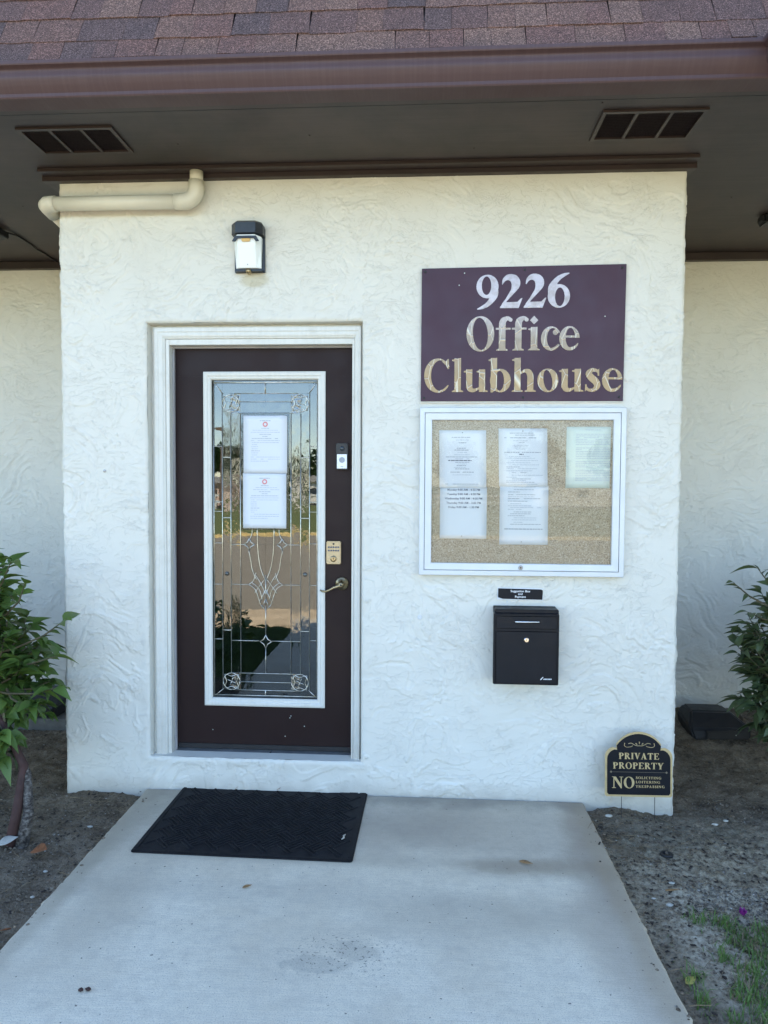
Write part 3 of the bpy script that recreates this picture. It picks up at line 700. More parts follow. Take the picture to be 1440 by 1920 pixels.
# corner knots
for uc, vc, su, sv in ((.172, .071, 1, 1), (.832, .071, -1, 1), (.172, .951, 1, -1), (.832, .951, -1, -1)):
    ru, rv = .085, .085*asp
    for k in range(4):
        a0 = k*PI/2
        pts = []
        for j in range(7):
            a = a0+j/6*PI/2; rad = 1.02-.5*math.sin(j/6*PI)
            pts.append((uc+ru*rad*math.cos(a+PI/4)*1.1, vc+rv*rad*math.sin(a+PI/4)*1.1))
        bar(pts, .0017)
        bar([(uc+ru*.95*math.cos(a0+j/5*PI/2), vc+rv*.95*math.sin(a0+j/5*PI/2)) for j in range(6)], .002)
        bar([(uc, vc), (uc+ru*.5*math.cos(a0+.4), vc+rv*.5*math.sin(a0+.4))], .0018)
# cross bars
for v in (.205, .38, .41, .51, .641, .816):
    bar([(0, v), (U[1], v)]); bar([(U[6], v), (1, v)])
for v in (.787, .24, .43): bar([(U[1], v), (U[2], v)], .0028); bar([(U[5], v), (U[6], v)], .0028)
sym([(U[2], .514), (.31, .514)], c=False); sym([(U[2], .641), (.345, .641)], c=False)
bar([(U[2], .820), (.44, .820)]); bar([(.56, .820), (U[5], .820)])
# scrolls
def diamond(uc, vc, du, dv):
    q = [(uc, vc-dv), (uc+du, vc), (uc, vc+dv), (uc-du, vc), (uc, vc-dv)]
    for a, b in zip(q, q[1:]):
        m = ((a[0]+b[0])/2*.72+uc*.28, (a[1]+b[1])/2*.72+vc*.28); bar([a, m, b], .0022)
diamond(.345, .514, .05, .019); diamond(.661, .514, .05, .019); diamond(.503, .822, .055, .021)
sym([(.375, .455), (.372, .48), (.35, .497)]); sym([(.34, .533), (.36, .565), (.375, .595), (.415, .625)])
sym([(.425, .455), (.424, .50), (.432, .545), (.455, .59), (.50, .628)]); sym([(.585, .455), (.585, .50)], c=False)
sym([(.34, .641), (.385, .628), (.41, .603)]); sym([(.34, .641), (.40, .655), (.44, .69), (.453, .705)])
sym([(.37, .634), (.44, .655), (.47, .69)]); sym([(.41, .612), (.46, .64), (.503, .672)]); sym([(.44, .70), (.503, .655)], c=False); sym([(.47, .715), (.503, .685)], c=False)
sym([(.395, .668), (.455, .64), (.49, .625)])
bar([(.503, .705), (.503, .80)]); bar([(.503, .844), (.503, Vv[4])]); bar([(.503, .61), (.503, .705)])
sym([(.455, .705), (.503, .722)], c=False)
stuff_c = came.obj('came', M_CAME, door, smooth=True)
for u in (.129, .880):
    for v in (.607,): MB().lathe([(.0115, .004), (.0105, -.002), (.006, -.006), (.001, -.007)], (gu(u, v)[0], yG-.002, gu(u, v)[1]), 'y', 14).obj('glass_jewel', M_GLASSK, door, smooth=True)
# panes, each its own piece
rr = random.Random(5)
def pane(u0, u1, v0, v1, mat, tilt=0):
    x0, z1 = gu(u0, v0); x1, z0 = gu(u1, v1); g = .0004; b = min(.006, (x1-x0)*.25)
    t1, t2 = rr.uniform(-tilt, tilt), rr.uniform(-tilt, tilt)
    y0 = yG
    V = [(x0+g, y0, z0+g), (x1-g, y0+t1, z0+g), (x1-g, y0+t1+t2, z1-g), (x0+g, y0+t2, z1-g)]
    V += [(p[0], p[1]+.004, p[2]) for p in V]
    MB().add(V, [(0,1,2,3), (4,7,6,5), (0,4,5,1), (1,5,6,2), (2,6,7,3), (3,7,4,0)]).obj('glass_pane', mat, door)
col_v = {0: [0, .205, .38, .51, .641, .816, 1], 6: [0, .205, .38, .51, .641, .816, 1],
         1: [Vv[1], .24, .43, .607, .787, Vv[6]], 5: [Vv[1], .24, .43, .607, .787, Vv[6]], 2: [Vv[3], .30, .514, .641, .820, Vv[4]], 4: [Vv[3], .30, .514, .641, .820, Vv[4]]}
for c_, vs_ in col_v.items():
    for a, b in zip(vs_, vs_[1:]): pane(U[c_], U[c_+1], a, b, M_GLASS if c_ in (0, 6) else M_GLASSW, .0003 if c_ in (0, 6) else .0011)
for a, b in ((0, Vv[1]), (Vv[6], 1)): pane(U[1], .5, a, b, M_GLASS, .0003); pane(.5, U[6], a, b, M_GLASS, .0003)
for c0, c1 in ((U[2], U[3]), (U[4], U[5])):
    pane(c0, c1, Vv[1], Vv[3], M_GLASSK, .001); pane(c0, c1, Vv[4], Vv[6], M_GLASSK, .001)
for a, b in ((Vv[1], Vv[2]), (Vv[2], Vv[3]), (Vv[4], Vv[5]), (Vv[5], Vv[6])): pane(U[3], U[4], a, b, M_GLASSW, .0008)
for a, b in ((Vv[3], .514), (.514, .641), (.641, .820), (.820, Vv[4])): pane(U[3], .503, a, b, M_GLASS, .0003); pane(.503, U[4], a, b, M_GLASS, .0003)

# deadbolt keypad
def place(o, z=0): return o
kx, kz = -.248, 1.203
kp = MB().box(kx-.037, kx+.037, yD-.024, yD-.001, kz-.058, kz+.058).obj('keypad_lock', M_ALMOND, door, .004)
for j in range(2):
    for i in range(5): MB().lathe([(.0045, 0), (.0045, -.003), (.003, -.004)], (kx-.024+i*.012, yD-.024, kz+.028-j*.017), 'y', 10).obj('key_button', M_INKD, kp)
MB().lathe([(.016, 0), (.016, -.004), (.010, -.008), (.003, -.008)], (kx, yD-.024, kz-.030), 'y', 20).obj('key_cylinder', M_SATIN, kp, smooth=False)
MB().box(kx-.0015, kx+.0015, yD-.0335, yD-.0318, kz-.036, kz-.024).obj('keyhole', M_DARK, kp)
MB().lathe([(.005, 0), (.005, -.002)], (kx, yD-.024, kz+.045), 'y', 10).obj('indicator', M_DARK, kp)
# lever handle
hx, hz = -.207, 1.044
lh = MB().lathe([(.034, -.001), (.034, -.006), (.030, -.010), (.024, -.012), (.019, -.020), (.015, -.022), (.013, -.040), (.014, -.052), (.010, -.058), (.003, -.060)], (hx, yD, hz), 'y', 28).obj('lever_handle', M_SATIN, door, smooth=True)
MB().tube([(hx+.006, yD-.050, hz-.002), (hx-.012, yD-.053, hz-.006), (hx-.035, yD-.056, hz-.014), (hx-.058, yD-.054, hz-.028), (hx-.078, yD-.046, hz-.036), (hx-.096, yD-.038, hz-.036), (hx-.106, yD-.030, hz-.031)], [.010, .009, .0068, .0058, .0055, .0052, .004], 12).obj('lever', M_SATIN, lh, smooth=True)
MB().lathe([(.005, 0), (.005, -.002)], (hx+.001, yD-.0595, hz), 'y', 10).obj('keyhole', M_DARK, lh)
for x, z in ((-.47,.352), (-.475,.342), (-.50,.245), (-.88,.27), (-.40,.30)):
    MB().ball((x, yD-.001, z), .0025, (1, .4, 1), .3, 3).obj('paint_chip', M_PAPERG, door)

# ------------------------------------------------------------------ things on the door and wall
db = thing('doorbell', 'white video doorbell with black top on the right edge of the brown door', 'doorbell', (-.207, yD, 1.69))
MB().box(-.030, .030, -.024, -.0005, -.066, .066).obj('doorbell_body', M_DARK, db, .004)
MB().box(-.0255, .0275, -.0275, -.0245, -.062, .012).obj('faceplate', M_WHITEPL, db, .0015)
MB().lathe([(.0145, 0), (.0145, -.002), (.0105, -.002), (.0105, -.001), (.0001, -.001)], (.001, -.0278, -.018), 'y', 24).obj('button', M_INK, db, smooth=False)
MB().lathe([(.012, 0), (.011, -.003), (.0001, -.004)], (.001, -.0245, .040), 'y', 20).obj('camera_eye', M_WINDOW, db, smooth=True)
MB().box(-.006, .008, -.0279, -.0277, -.053, -.050).obj('print', M_INK, db, 0)

# blurry print: rows of word-sized blocks that lie on a sheet
def words(mb, xc, z, width, h, y, rr, align='c', dens=.8):
    x = xc-width/2
    while x < xc+width/2-.002:
        w_ = min(rr.uniform(.006, .02), xc+width/2-x)
        if rr.random() < dens+.15: mb.box(x, x+w_, y-.0002, y, z-h/2, z+h/2)
        x += w_+.0022
def sheet(parent, name, x0, x1, z0, z1, y, mat, tilt=0, bulge=.002):
    nx, nz = 6, 12; P = np.zeros((nz, nx, 3))
    for j in range(nz):
        for i in range(nx):
            u, v = i/(nx-1), j/(nz-1)
            P[j, i] = (x0+(x1-x0)*u+tilt*(1-v), y-bulge*math.sin(PI*u)*math.sin(PI*v)*.5-.0003, z0+(z1-z0)*v)
    me = grid_mesh(name, P[::-1]); o = link(name, me, mat, parent)
    md = o.modifiers.new('thickness', 'SOLIDIFY'); md.thickness = .0003; return o

# two notices on the door glass
def door_notice(zt, zb, label, seed, xs, big):
    t = thing('paper_notice', label, 'notice', (0, yG-.0075, 0), group='notices taped to the door glass')
    x0, x1 = xs
    sheet(t, 'sheet', x0, x1, zb, zt, 0, M_PAPER, bulge=0)
    rr = random.Random(seed); k = MB(); d = MB(); y = -.0009; xc = (x0+x1)/2; H = zt-zb
    words(d, xc, zt-.026, .055, .0035, y, rr); words(d, xc, zt-.064, .040, .003, y, rr)
    for i, (wd, cx_) in enumerate(((.13,0), (.15,0), (.06,0), (.03,0), (.14,0), (.15,0), (.14,0), (.03,-.055), (.035,-.055), (.03,-.055), (.045,-.05), (.035,-.055), (.03,-.055), (.15,0), (.15,0), (.09,-.03))):
        z = zt-.074-i*.0105
        if z < zb+.025: break
        words(d if i in (2, 3, 4, 10) else k, xc+cx_, z, wd, .0028, y, rr)
    k.obj('print', M_INKB, t); d.obj('print', M_INK, t)
    lg = MB().lathe([(.0135, 0), (.0135, -.0004)], (xc, -.0006, zt-.044), 'y', 24).obj('red_seal', M_INKR, t)
    MB().lathe([(.0068, 0), (.0068, -.0003)], (xc, -.0011, zt-.044), 'y', 16).obj('seal_centre', M_PAPER, lg)
    return t
door_notice(1.897, 1.603, 'upper white notice with red round seal on the door glass', 1, (-.716, -.491), 0)
door_notice(1.6045, 1.322, 'lower white notice with red round seal on the door glass', 2, (-.719, -.495), 1)
slv = MB().box(-.728, -.482, yG-.0067, yG-.0055, 1.312, 1.915).obj('document_sleeve', glass_mat('clear_sleeve', 1.5, (.62,.66,.72), .05, 30, .12))
tag(slv, 'clear grey plastic sleeve edge behind the two notices on the door glass', 'sleeve')

# wall lamp
wl = thing('wall_lamp', 'black and white faceted wall lamp above the door', 'lamp', (-.650, -.003, 2.70))
MB().box(-.072, .076, -.016, .004, -.122, .090).obj('back_plate', M_LAMPBLK, wl, .003)
hood = [(-.078, -.016), (-.078, -.045), (-.052, -.088), (.024, -.098), (.062, -.07), (.078, -.03), (.078, -.016)]
hb = MB(); n = len(hood)
hood = [(-.076, -.014), (-.076, -.055), (-.048, -.092), (.048, -.092), (.076, -.055), (.076, -.014)]; n = 6
P = [(x, y, .044) for x, y in hood]+[(x, y, .092) for x, y in hood]+[(x*.88, -.014+(y+.014)*.74, .106) for x, y in hood]
hb.add(P, [tuple(range(n)), tuple(range(3*n-1, 2*n-1, -1))]+[(i+k*n, i+(k+1)*n, (i+1) % n+(k+1)*n, (i+1) % n+k*n) for k in range(2) for i in range(n)])
hb.obj('hood', M_LAMPBLK, wl, .0015)
ln = [(-.066, -.016), (-.066, -.045), (-.044, -.080), (.044, -.080), (.066, -.045), (.066, -.016)]
P = [(x*.93, -.016+(y+.016)*.42, -.108) for x, y in ln]+[(x*.98, -.016+(y+.016)*.85, -.02) for x, y in ln]+[(x, y, .038) for x, y in ln]
MB().add(P, [tuple(range(n)), tuple(range(3*n-1, 2*n-1, -1))]+[(i+k*n, i+(k+1)*n, (i+1) % n+(k+1)*n, (i+1) % n+k*n) for k in range(2) for i in range(n)]).obj('lens', M_LENS, wl, .002)
MB().prism([(-.066, .004), (-.050, .030), (.050, .030), (.066, .004), (.050, .002), (.038, .018), (-.038, .018), (-.050, .002)], -.0885, -.0835).obj('lens_frame', M_LAMPBLK, wl, .001)
MB().prism([(-.018, .004), (-.022, .012), (-.018, .020), (.018, .020), (.022, .012), (.018, .004)], -.0832, -.0800).obj('led', M_AMBER, wl, .001)
MB().box(-.068, .068, -.030, -.016, -.121, -.109).obj('lens_foot', M_LAMPBLK, wl, .002)
MB().lathe([(.014, -.016), (.013, -.036), (.006, -.042), (.001, -.043)], (.0, 0, -.120), 'y', 16).obj('photocell', M_SATIN, wl, smooth=True)
for z in (-.010, -.094): MB().lathe([(.003, 0), (.003, -.003)], (0, -.062 if z > -.05 else -.047, z), 'y', 10).obj('screw', M_STEEL, wl)

# drain pipe
dp = thing('drain_pipe', 'cream painted pipe running along the wall top and round its left corner', 'pipe', (-1.3, -.06, 2.92))
def rel(pts): return [(x+1.3, y+.06, z-2.92) for x, y, z in pts]
pr = .0335; yp = -.062; zp = 2.905
def arc(c, r, a0, a1, pl, n=8):
    out = []
    for i in range(n+1):
        a = a0+(a1-a0)*i/n; u, v = math.cos(a)*r, math.sin(a)*r
        out.append((c[0]+(u if 'x' in pl else 0), c[1]+(v if pl == 'xy' else 0), c[2]+(v if pl == 'xz' else 0)))
    return out
MB().tube(rel([(-.895, yp, ZS-.017), (-.895, yp, 2.985)]), pr-.002, 20).obj('riser', M_PVC, dp, smooth=True)
MB().tube(rel([(-.895, yp, 3.0), (-.895, yp, 2.962)]+arc((-.955, yp, 2.965), .060, 0, -PI/2, 'xz')[1:]+[(-1.0, yp, zp)]), pr+.004, 20).obj('elbow', M_PVC, dp, smooth=True)
MB().tube(rel([(-.99, yp, zp), (-1.60, yp, zp)]), pr, 20).obj('pipe_run', M_PVC, dp, smooth=True)
MB().tube(rel([(-1.592, yp, zp), (-1.61, yp, zp), (-1.635, yp+.004, zp), (-1.650, yp+.02, zp), (-1.655, yp+.045, zp), (-1.655, yp+.10, zp-.008)]), pr+.004, 20).obj('elbow', M_PVC, dp, smooth=True)
MB().tube(rel([(-1.655, .02, zp-.004), (-1.655, .22, zp-.03), (-1.652, .6, zp-.06), (-1.652, 1.25, zp-.10)]), pr, 20).obj('pipe_run', M_PVC, dp, smooth=True)

# ------------------------------------------------------------------ serif lettering, drawn as shapes
GR = 90
def raster(ops, w, lo=-.3, hi=1.15):
    nx, ny = int((w+.2)*GR), int((hi-lo)*GR)
    X, Y = np.meshgrid(-.1+np.arange(nx)/GR, lo+np.arange(ny)/GR); F = np.full(X.shape, -1.)
    K = GR*.9
    for op in ops:
        t = op[0]; s_ = 1
        if t[0] == '-': s_ = -1; t = t[1:]
        if t == 'E':
            _, cx_, cy_, rx, ry = op[:5]; an = op[5] if len(op) > 5 else 0
            dx, dy = X-cx_, Y-cy_; u = dx*math.cos(an)+dy*math.sin(an); v = -dx*math.sin(an)+dy*math.cos(an)
            G = (1-np.sqrt((u/rx)**2+(v/ry)**2))*min(rx, ry)
        elif t == 'P':
            p = op[1]; ins = np.zeros(X.shape, bool); dist = np.full(X.shape, 9.)
            for (x0, y0), (x1, y1) in zip(p, p[1:]+p[:1]):
                if y0 != y1:
                    c_ = ((y0 > Y) != (y1 > Y)) & (X < (x1-x0)*(Y-y0)/(y1-y0)+x0); ins ^= c_
                L = (x1-x0)**2+(y1-y0)**2+1e-12; tt = np.clip(((X-x0)*(x1-x0)+(Y-y0)*(y1-y0))/L, 0, 1)
                dist = np.minimum(dist, np.hypot(X-x0-tt*(x1-x0), Y-y0-tt*(y1-y0)))
            G = np.where(ins, dist, -dist)
        elif t == 'S':
            q = op[1]; G = np.full(X.shape, -9.); P3 = [Vector(a) for a in q]; pts = []
            for i in range(len(P3)-1):
                p0, p1, p2, p3 = P3[max(i-1, 0)], P3[i], P3[i+1], P3[min(i+2, len(P3)-1)]
                for j in range(10):
                    u = j/10; pts.append(.5*((2*p1)+(p2-p0)*u+(2*p0-5*p1+4*p2-p3)*u*u+(3*p1-p0-3*p2+p3)*u**3))
            pts.append(P3[-1])
            for a in pts: G = np.maximum(G, a[2]-np.hypot(X-a[0], Y-a[1]))
        F = np.maximum(F, G) if s_ > 0 else np.minimum(F, -G)
    F[0, :] = F[-1, :] = -1; F[:, 0] = F[:, -1] = -1
    F = np.clip(F, -.03, .03)
    # marching squares -> closed loops
    segs = {}
    ins = F > 0
    code = ins[:-1, :-1]*1+ins[:-1, 1:]*2+ins[1:, 1:]*4+ins[1:, :-1]*8
    T = {1: [(3, 0)], 2: [(0, 1)], 3: [(3, 1)], 4: [(1, 2)], 5: [(3, 2), (1, 0)], 6: [(0, 2)], 7: [(3, 2)], 8: [(2, 3)], 9: [(2, 0)], 10: [(0, 3), (2, 1)], 11: [(2, 1)], 12: [(1, 3)], 13: [(1, 0)], 14: [(0, 3)]}
    for j, i in zip(*np.nonzero((code > 0) & (code < 15))):
        for a, b in T[int(code[j, i])]:
            ek = lambda e: ((j, i, 0), (j, i+1, 1), (j+1, i, 0), (j, i, 1))[e]
            segs[ek(a)] = ek(b)
    def pt(e):
        j, i, d = e
        a = F[j, i]; b = F[j, i+1] if d == 0 else F[j+1, i]; t = a/(a-b)
        x, y = (i+t, j) if d == 0 else (i, j+t)
        return (-.1+x/GR, lo+y/GR)
    loops = []
    while segs:
        k = next(iter(segs)); lp = []
        while k in segs: nk = segs.pop(k); lp.append(pt(k)); k = nk
        def dp_(p, eps):
            if len(p) < 3: return p
            a, b = np.array(p[0]), np.array(p[-1]); d = b-a; L = np.hypot(*d)+1e-9
            q = np.array(p); ds = np.abs((q[:, 0]-a[0])*d[1]-(q[:, 1]-a[1])*d[0])/L if L > 1e-6 else np.hypot(q[:, 0]-a[0], q[:, 1]-a[1])
            m = int(ds.argmax())
            if ds[m] < eps: return [p[0], p[-1]]
            return dp_(p[:m+1], eps)[:-1]+dp_(p[m:], eps)
        h = len(lp)//2
        lp = dp_(lp[:h+1], .0035)[:-1]+dp_(lp[h:]+lp[:1], .0035)[:-1]
        if len(lp) > 2: loops.append(lp)
    return loops
X_ = .68
def stem(x, y0, y1, w=.19, bot=True, top='flag', ov=.07):
    o = [('P', [(x, y0), (x+w, y0), (x+w, y1), (x, y1)])]
    if bot: o.append(('P', [(x-ov, y0), (x+w+ov, y0), (x+w+ov, y0+.03), (x+w, y0+.06), (x, y0+.06), (x-ov, y0+.03)]))
    if top == 'flag': o.append(('P', [(x-ov, y1-.085), (x+w*.3, y1-.10), (x+w, y1-.05), (x+w, y1+.01), (x-ov, y1-.045)]))
    if top == 'slab': o.append(('P', [(x-ov, y1), (x+w+ov, y1), (x+w+ov, y1-.03), (x+w, y1-.06), (x, y1-.06), (x-ov, y1-.03)]))
    return o
G6 = [('E', .30, .33, .29, .345), ('S', [(.07, .38, .05), (.11, .60, .08), (.27, .83, .065), (.43, .94, .045), (.55, .985, .018)]), ('P', [(.02, .3), (.2, .3), (.26, .72), (.1, .6)]), ('-E', .325, .305, .125, .27)]
GL = {
 '6': (.62, G6),
 '9': (.62, [(o[0], .60-o[1], .97-o[2], *o[3:]) if o[0][-1] == 'E' else (o[0], [(.60-p[0], .97-p[1], *p[2:]) for p in o[1]]) for o in G6]),
 '2': (.62, [('S', [(.07, .70, .012), (.12, .83, .045), (.24, .90, .085), (.38, .84, .115), (.42, .68, .11), (.34, .48, .06), (.20, .27, .035), (.08, .12, .02)]), ('P', [(.01, 0), (.50, 0), (.60, .29), (.565, .29), (.47, .18), (.1, .17), (.01, .03)]), ('P', [(.06, .08), (.12, .08), (.42, .62), (.36, .66)])]),
 'O': (.86, [('E', .42, .5, .40, .52), ('-E', .42, .5, .215, .475, .08)]),
 'C': (.82, [('E', .42, .5, .40, .52), ('-E', .49, .5, .27, .465), ('-P', [(.52, .20), (1, .10), (1, .74), (.52, .78)]), ('P', [(.70, .70), (.745, .70), (.735, 1.0), (.70, 1.0), (.66, .93), (.52, .94), (.66, .80)]), ('S', [(.50, .025, .028), (.62, .08, .03), (.72, .20, .015)])]),
 'f': (.46, stem(.09, 0, .80, .19, True, '')+[('S', [(.185, .74, .095), (.21, .87, .09), (.33, .95, .055), (.42, .90, .058)]), ('P', [(.0, .61), (.42, .61), (.42, .67), (.0, .67)])]),
 'i': (.36, stem(.08, 0, X_, .19)+[('P', [(.17, .76), (.29, .88), (.17, 1.01), (.05, .88)])]),
 'l': (.36, stem(.08, 0, 1.02, .19)),
 'c': (.52, [('E', .30, .34, .29, .355), ('-E', .345, .345, .165, .30), ('-P', [(.36, .20), (.8, .12), (.8, .52), (.36, .50)]), ('E', .42, .52, .075, .08), ('S', [(.33, .035, .035), (.43, .08, .03), (.50, .17, .012)])]),
 'e': (.56, [('E', .30, .34, .29, .355), ('-E', .325, .36, .135, .285), ('P', [(.15, .36), (.58, .36), (.56, .42), (.15, .42)]), ('-P', [(.34, .355), (.8, .355), (.8, .09), (.56, .17), (.46, .10), (.36, .09)]), ('S', [(.33, .04, .04), (.45, .085, .03), (.54, .19, .012)])]),
 'o': (.64, [('E', .31, .34, .30, .355), ('-E', .31, .34, .125, .315, .15)]),
 'u': (.70, stem(.06, .12, X_, .18, False)+stem(.43, 0, X_, .18, False)+[('P', [(.50, 0), (.69, 0), (.69, .035), (.61, .06)]), ('S', [(.15, .16, .09), (.19, .075, .075), (.30, .05, .05), (.46, .13, .02)])]),
 'h': (.72, stem(.07, 0, 1.02, .18)+stem(.44, 0, .46, .18, True, '')+[('S', [(.24, .55, .02), (.36, .63, .045), (.48, .60, .08), (.53, .48, .09)])]),
 'b': (.68, stem(.07, .04, 1.02, .18, False)+[('E', .35, .34, .30, .355), ('-E', .325, .335, .13, .30), ('P', [(.07, .04), (.25, .04), (.25, .62), (.07, .9)]), ('P', [(.07, .1), (.07, -.02), (.12, -.02), (.2, .05)])]),
 's': (.50, [('S', [(.41, .53, .02), (.36, .62, .04), (.22, .64, .06), (.13, .54, .085), (.20, .42, .10), (.33, .30, .10), (.38, .17, .085), (.28, .05, .055), (.13, .05, .04), (.06, .15, .02)]), ('P', [(.385, .47), (.43, .47), (.43, .69), (.385, .64)]), ('P', [(.03, .22), (.075, .22), (.09, .05), (.03, .0)])]),
 'P': (.66, stem(.09, 0, 1, .19, True, 'slab')+[('E', .33, .73, .30, .27), ('-E', .31, .73, .135, .215), ('P', [(.09, .1), (.28, .1), (.28, .98), (.09, .98)])]),
 'R': (.78, stem(.09, 0, 1, .19, True, 'slab')+[('E', .33, .75, .28, .25), ('-E', .31, .75, .125, .195), ('P', [(.09, .1), (.28, .1), (.28, .98), (.09, .98)]), ('P', [(.27, .52), (.45, .54), (.78, .03), (.80, 0), (.57, 0)])]),
 'I': (.38, stem(.10, 0, 1, .19, True, 'slab')),
 'V': (.80, [('P', [(.02, 1), (.30, 1), (.46, .32), (.61, 1), (.69, 1), (.43, -.01), (.36, -.01), (.07, .97)]), ('P', [(-.02, 1), (.36, 1), (.36, .96), (-.02, .96)]), ('P', [(.54, 1), (.78, 1), (.78, .96), (.54, .96)])]),
 'A': (.80, [('P', [(.74, 0), (.46, 0), (.31, .68), (.14, 0), (.06, 0), (.33, 1.01), (.42, 1.01), (.69, .03)]), ('P', [(-.02, 0), (.24, 0), (.24, .04), (-.02, .04)]), ('P', [(.42, 0), (.80, 0), (.80, .04), (.42, .04)]), ('P', [(.16, .32), (.52, .32), (.52, .38), (.18, .38)])]),
 'T': (.72, stem(.26, 0, 1, .19, True, '')+[('P', [(.02, 1), (.69, 1), (.71, .74), (.67, .74), (.60, .93), (.11, .93), (.04, .74), (.0, .74)])]),
 'E': (.70, stem(.09, 0, 1, .19, True, 'slab')+[('P', [(.1, 1), (.62, 1), (.64, .76), (.60, .76), (.50, .94), (.1, .94)]), ('P', [(.1, 0), (.64, 0), (.68, .26), (.64, .26), (.54, .06), (.1, .06)]), ('P', [(.2, .48), (.44, .48), (.44, .37), (.48, .37), (.48, .67), (.44, .67), (.44, .54), (.2, .54)])]),
 'Y': (.78, stem(.29, 0, .45, .19, True, '')+[('P', [(.05, .98), (.29, 1), (.45, .55), (.62, 1), (.71, .98), (.48, .38), (.29, .42)]), ('P', [(-.02, 1), (.36, 1), (.36, .96), (-.02, .96)]), ('P', [(.54, 1), (.80, 1), (.80, .96), (.54, .96)])]),
 'N': (.84, [('P', [(.09, 0), (.16, 0), (.16, 1), (.09, 1)]), ('P', [(.64, 0), (.71, 0), (.71, 1), (.64, 1)]), ('P', [(.04, 1), (.28, 1), (.71, .22), (.71, -.02), (.64, -.02)]), ('P', [(-.02, 0), (.28, 0), (.28, .04), (-.02, .04)]), ('P', [(.53, 1), (.82, 1), (.82, .96), (.53, .96)]), ('P', [(-.02, 1), (.16, 1), (.16, .96), (-.02, .96)])]),
 'L': (.66, stem(.09, 0, 1, .19, True, 'slab')+[('P', [(.1, 0), (.62, 0), (.66, .30), (.62, .30), (.50, .06), (.1, .06)])]),
 'S': (.58, [('S', [(.47, .78, .02), (.42, .92, .05), (.28, .95, .06), (.16, .83, .095), (.23, .66, .12), (.39, .46, .12), (.46, .26, .11), (.34, .07, .07), (.17, .06, .05), (.08, .22, .02)]), ('P', [(.45, .68), (.49, .68), (.49, 1.02), (.45, .96)]), ('P', [(.04, .33), (.08, .33), (.09, .05), (.04, -.02)])]),
 'G': (.86, [('E', .42, .5, .40, .52), ('-E', .49, .5, .27, .465), ('-P', [(.52, .30), (1, .30), (1, .74), (.52, .78)]), ('P', [(.70, .70), (.745, .70), (.735, 1.0), (.70, 1.0), (.66, .93), (.52, .94), (.66, .80)]), ('P', [(.58, .42), (.77, .42), (.77, .06), (.58, .0)]), ('P', [(.50, .42), (.84, .42), (.84, .46), (.50, .46)])]),
}
_gc = {}
def glyph_mesh(ch, depth):
    """unit-height glyph as a thin solid, in the XZ plane"""
    if ch in _gc: return _gc[ch]
    w_, ops = GL[ch]; loops = raster(ops, w_)
    cu = bpy.data.curves.new('glyph', 'CURVE'); cu.dimensions = '2D'; cu.fill_mode = 'BOTH'; cu.extrude = .5
    for lp in loops:
        sp_ = cu.splines.new('POLY'); sp_.points.add(len(lp)-1); sp_.use_cyclic_u = True
        for p, (x, y) in zip(sp_.points, lp): p.co = (x, y, 0, 1)
    o = bpy.data.objects.new('glyph', cu); C.objects.link(o)
    dg = bpy.context.evaluated_depsgraph_get(); me = bpy.data.meshes.new_from_object(o.evaluated_get(dg))
    bpy.data.objects.remove(o)
    V = [(v.co.x, v.co.z, v.co.y) for v in me.vertices]; F = [tuple(p.vertices) for p in me.polygons]
    _gc[ch] = (w_, V, F); return _gc[ch]
def lettering(text, x0, x1, z0, h, y, depth, mat, parent, name='letter', sep_=True, track=0, skew=0):
    """text fitted between x0 and x1 on baseline z0 with cap height h"""
    ws = [.35 if c == ' ' else GL[c][0]+track for c in text]; tot = sum(ws); k = (x1-x0)/tot; x = x0; mbs = MB()
    for c, w_ in zip(text, ws):
        if c != ' ':
            _, V, F = glyph_mesh(c, depth); mb = MB() if sep_ else mbs
            mb.add([(x+v[0]*k, y+v[1]*depth, z0+v[2]*h+skew*(x-x0)) for v in V], F)
            if sep_: link(name, mb.mesh(name), mat, parent)
        x += w_*k
    if not sep_: link(name, mbs.mesh(name), mat, parent)

# office sign
sg = thing('wall_sign', 'dark purple board sign reading 9226 Office Clubhouse in gold letters', 'sign', (.188, -.004, 1.953))
SW, SH = .963, .640
MB().prism([(0, 0), (.961, .0), (.966, .644), (.001, .634)], -.011, -.001).obj('panel', M_SIGN, sg, .0008)
MB().prism([(-.004, -.006), (.965, -.006), (.965, .0), (-.004, .0)], -.006, -.001).obj('backing_edge', M_TRIMWHITE, sg)
def sx(px): return (px-97)/1240*.963     # zoomed sign picture to metres
lettering('9226', sx(432), sx(1006)+.004, .441, .162, -.0125, .0022, M_FOIL, sg, skew=.008)
lettering('Office', sx(372), sx(1060), .240, .162, -.0125, .0022, M_FOIL, sg, skew=.005)
lettering('Clubhouse', sx(113), sx(1322), .044, .158, -.0125, .0022, M_FOIL, sg, skew=.002)
for x, z in ((.018, .618), (.49, .622), (.947, .626), (.016, .016), (.49, .018), (.943, .019)):
    MB().lathe([(.006, -.001), (.005, -.004), (.001, -.005)], (x, -.0105, z), 'y', 12).obj('screw', M_DARK, sg)
for x, z in ((.205, .610), (.18, .553), (.87, .40)): MB().lathe([(.003, 0), (.0025, -.0006)], (x, -.011, z), 'y', 8).obj('paint_fleck', M_PAPERG, sg)

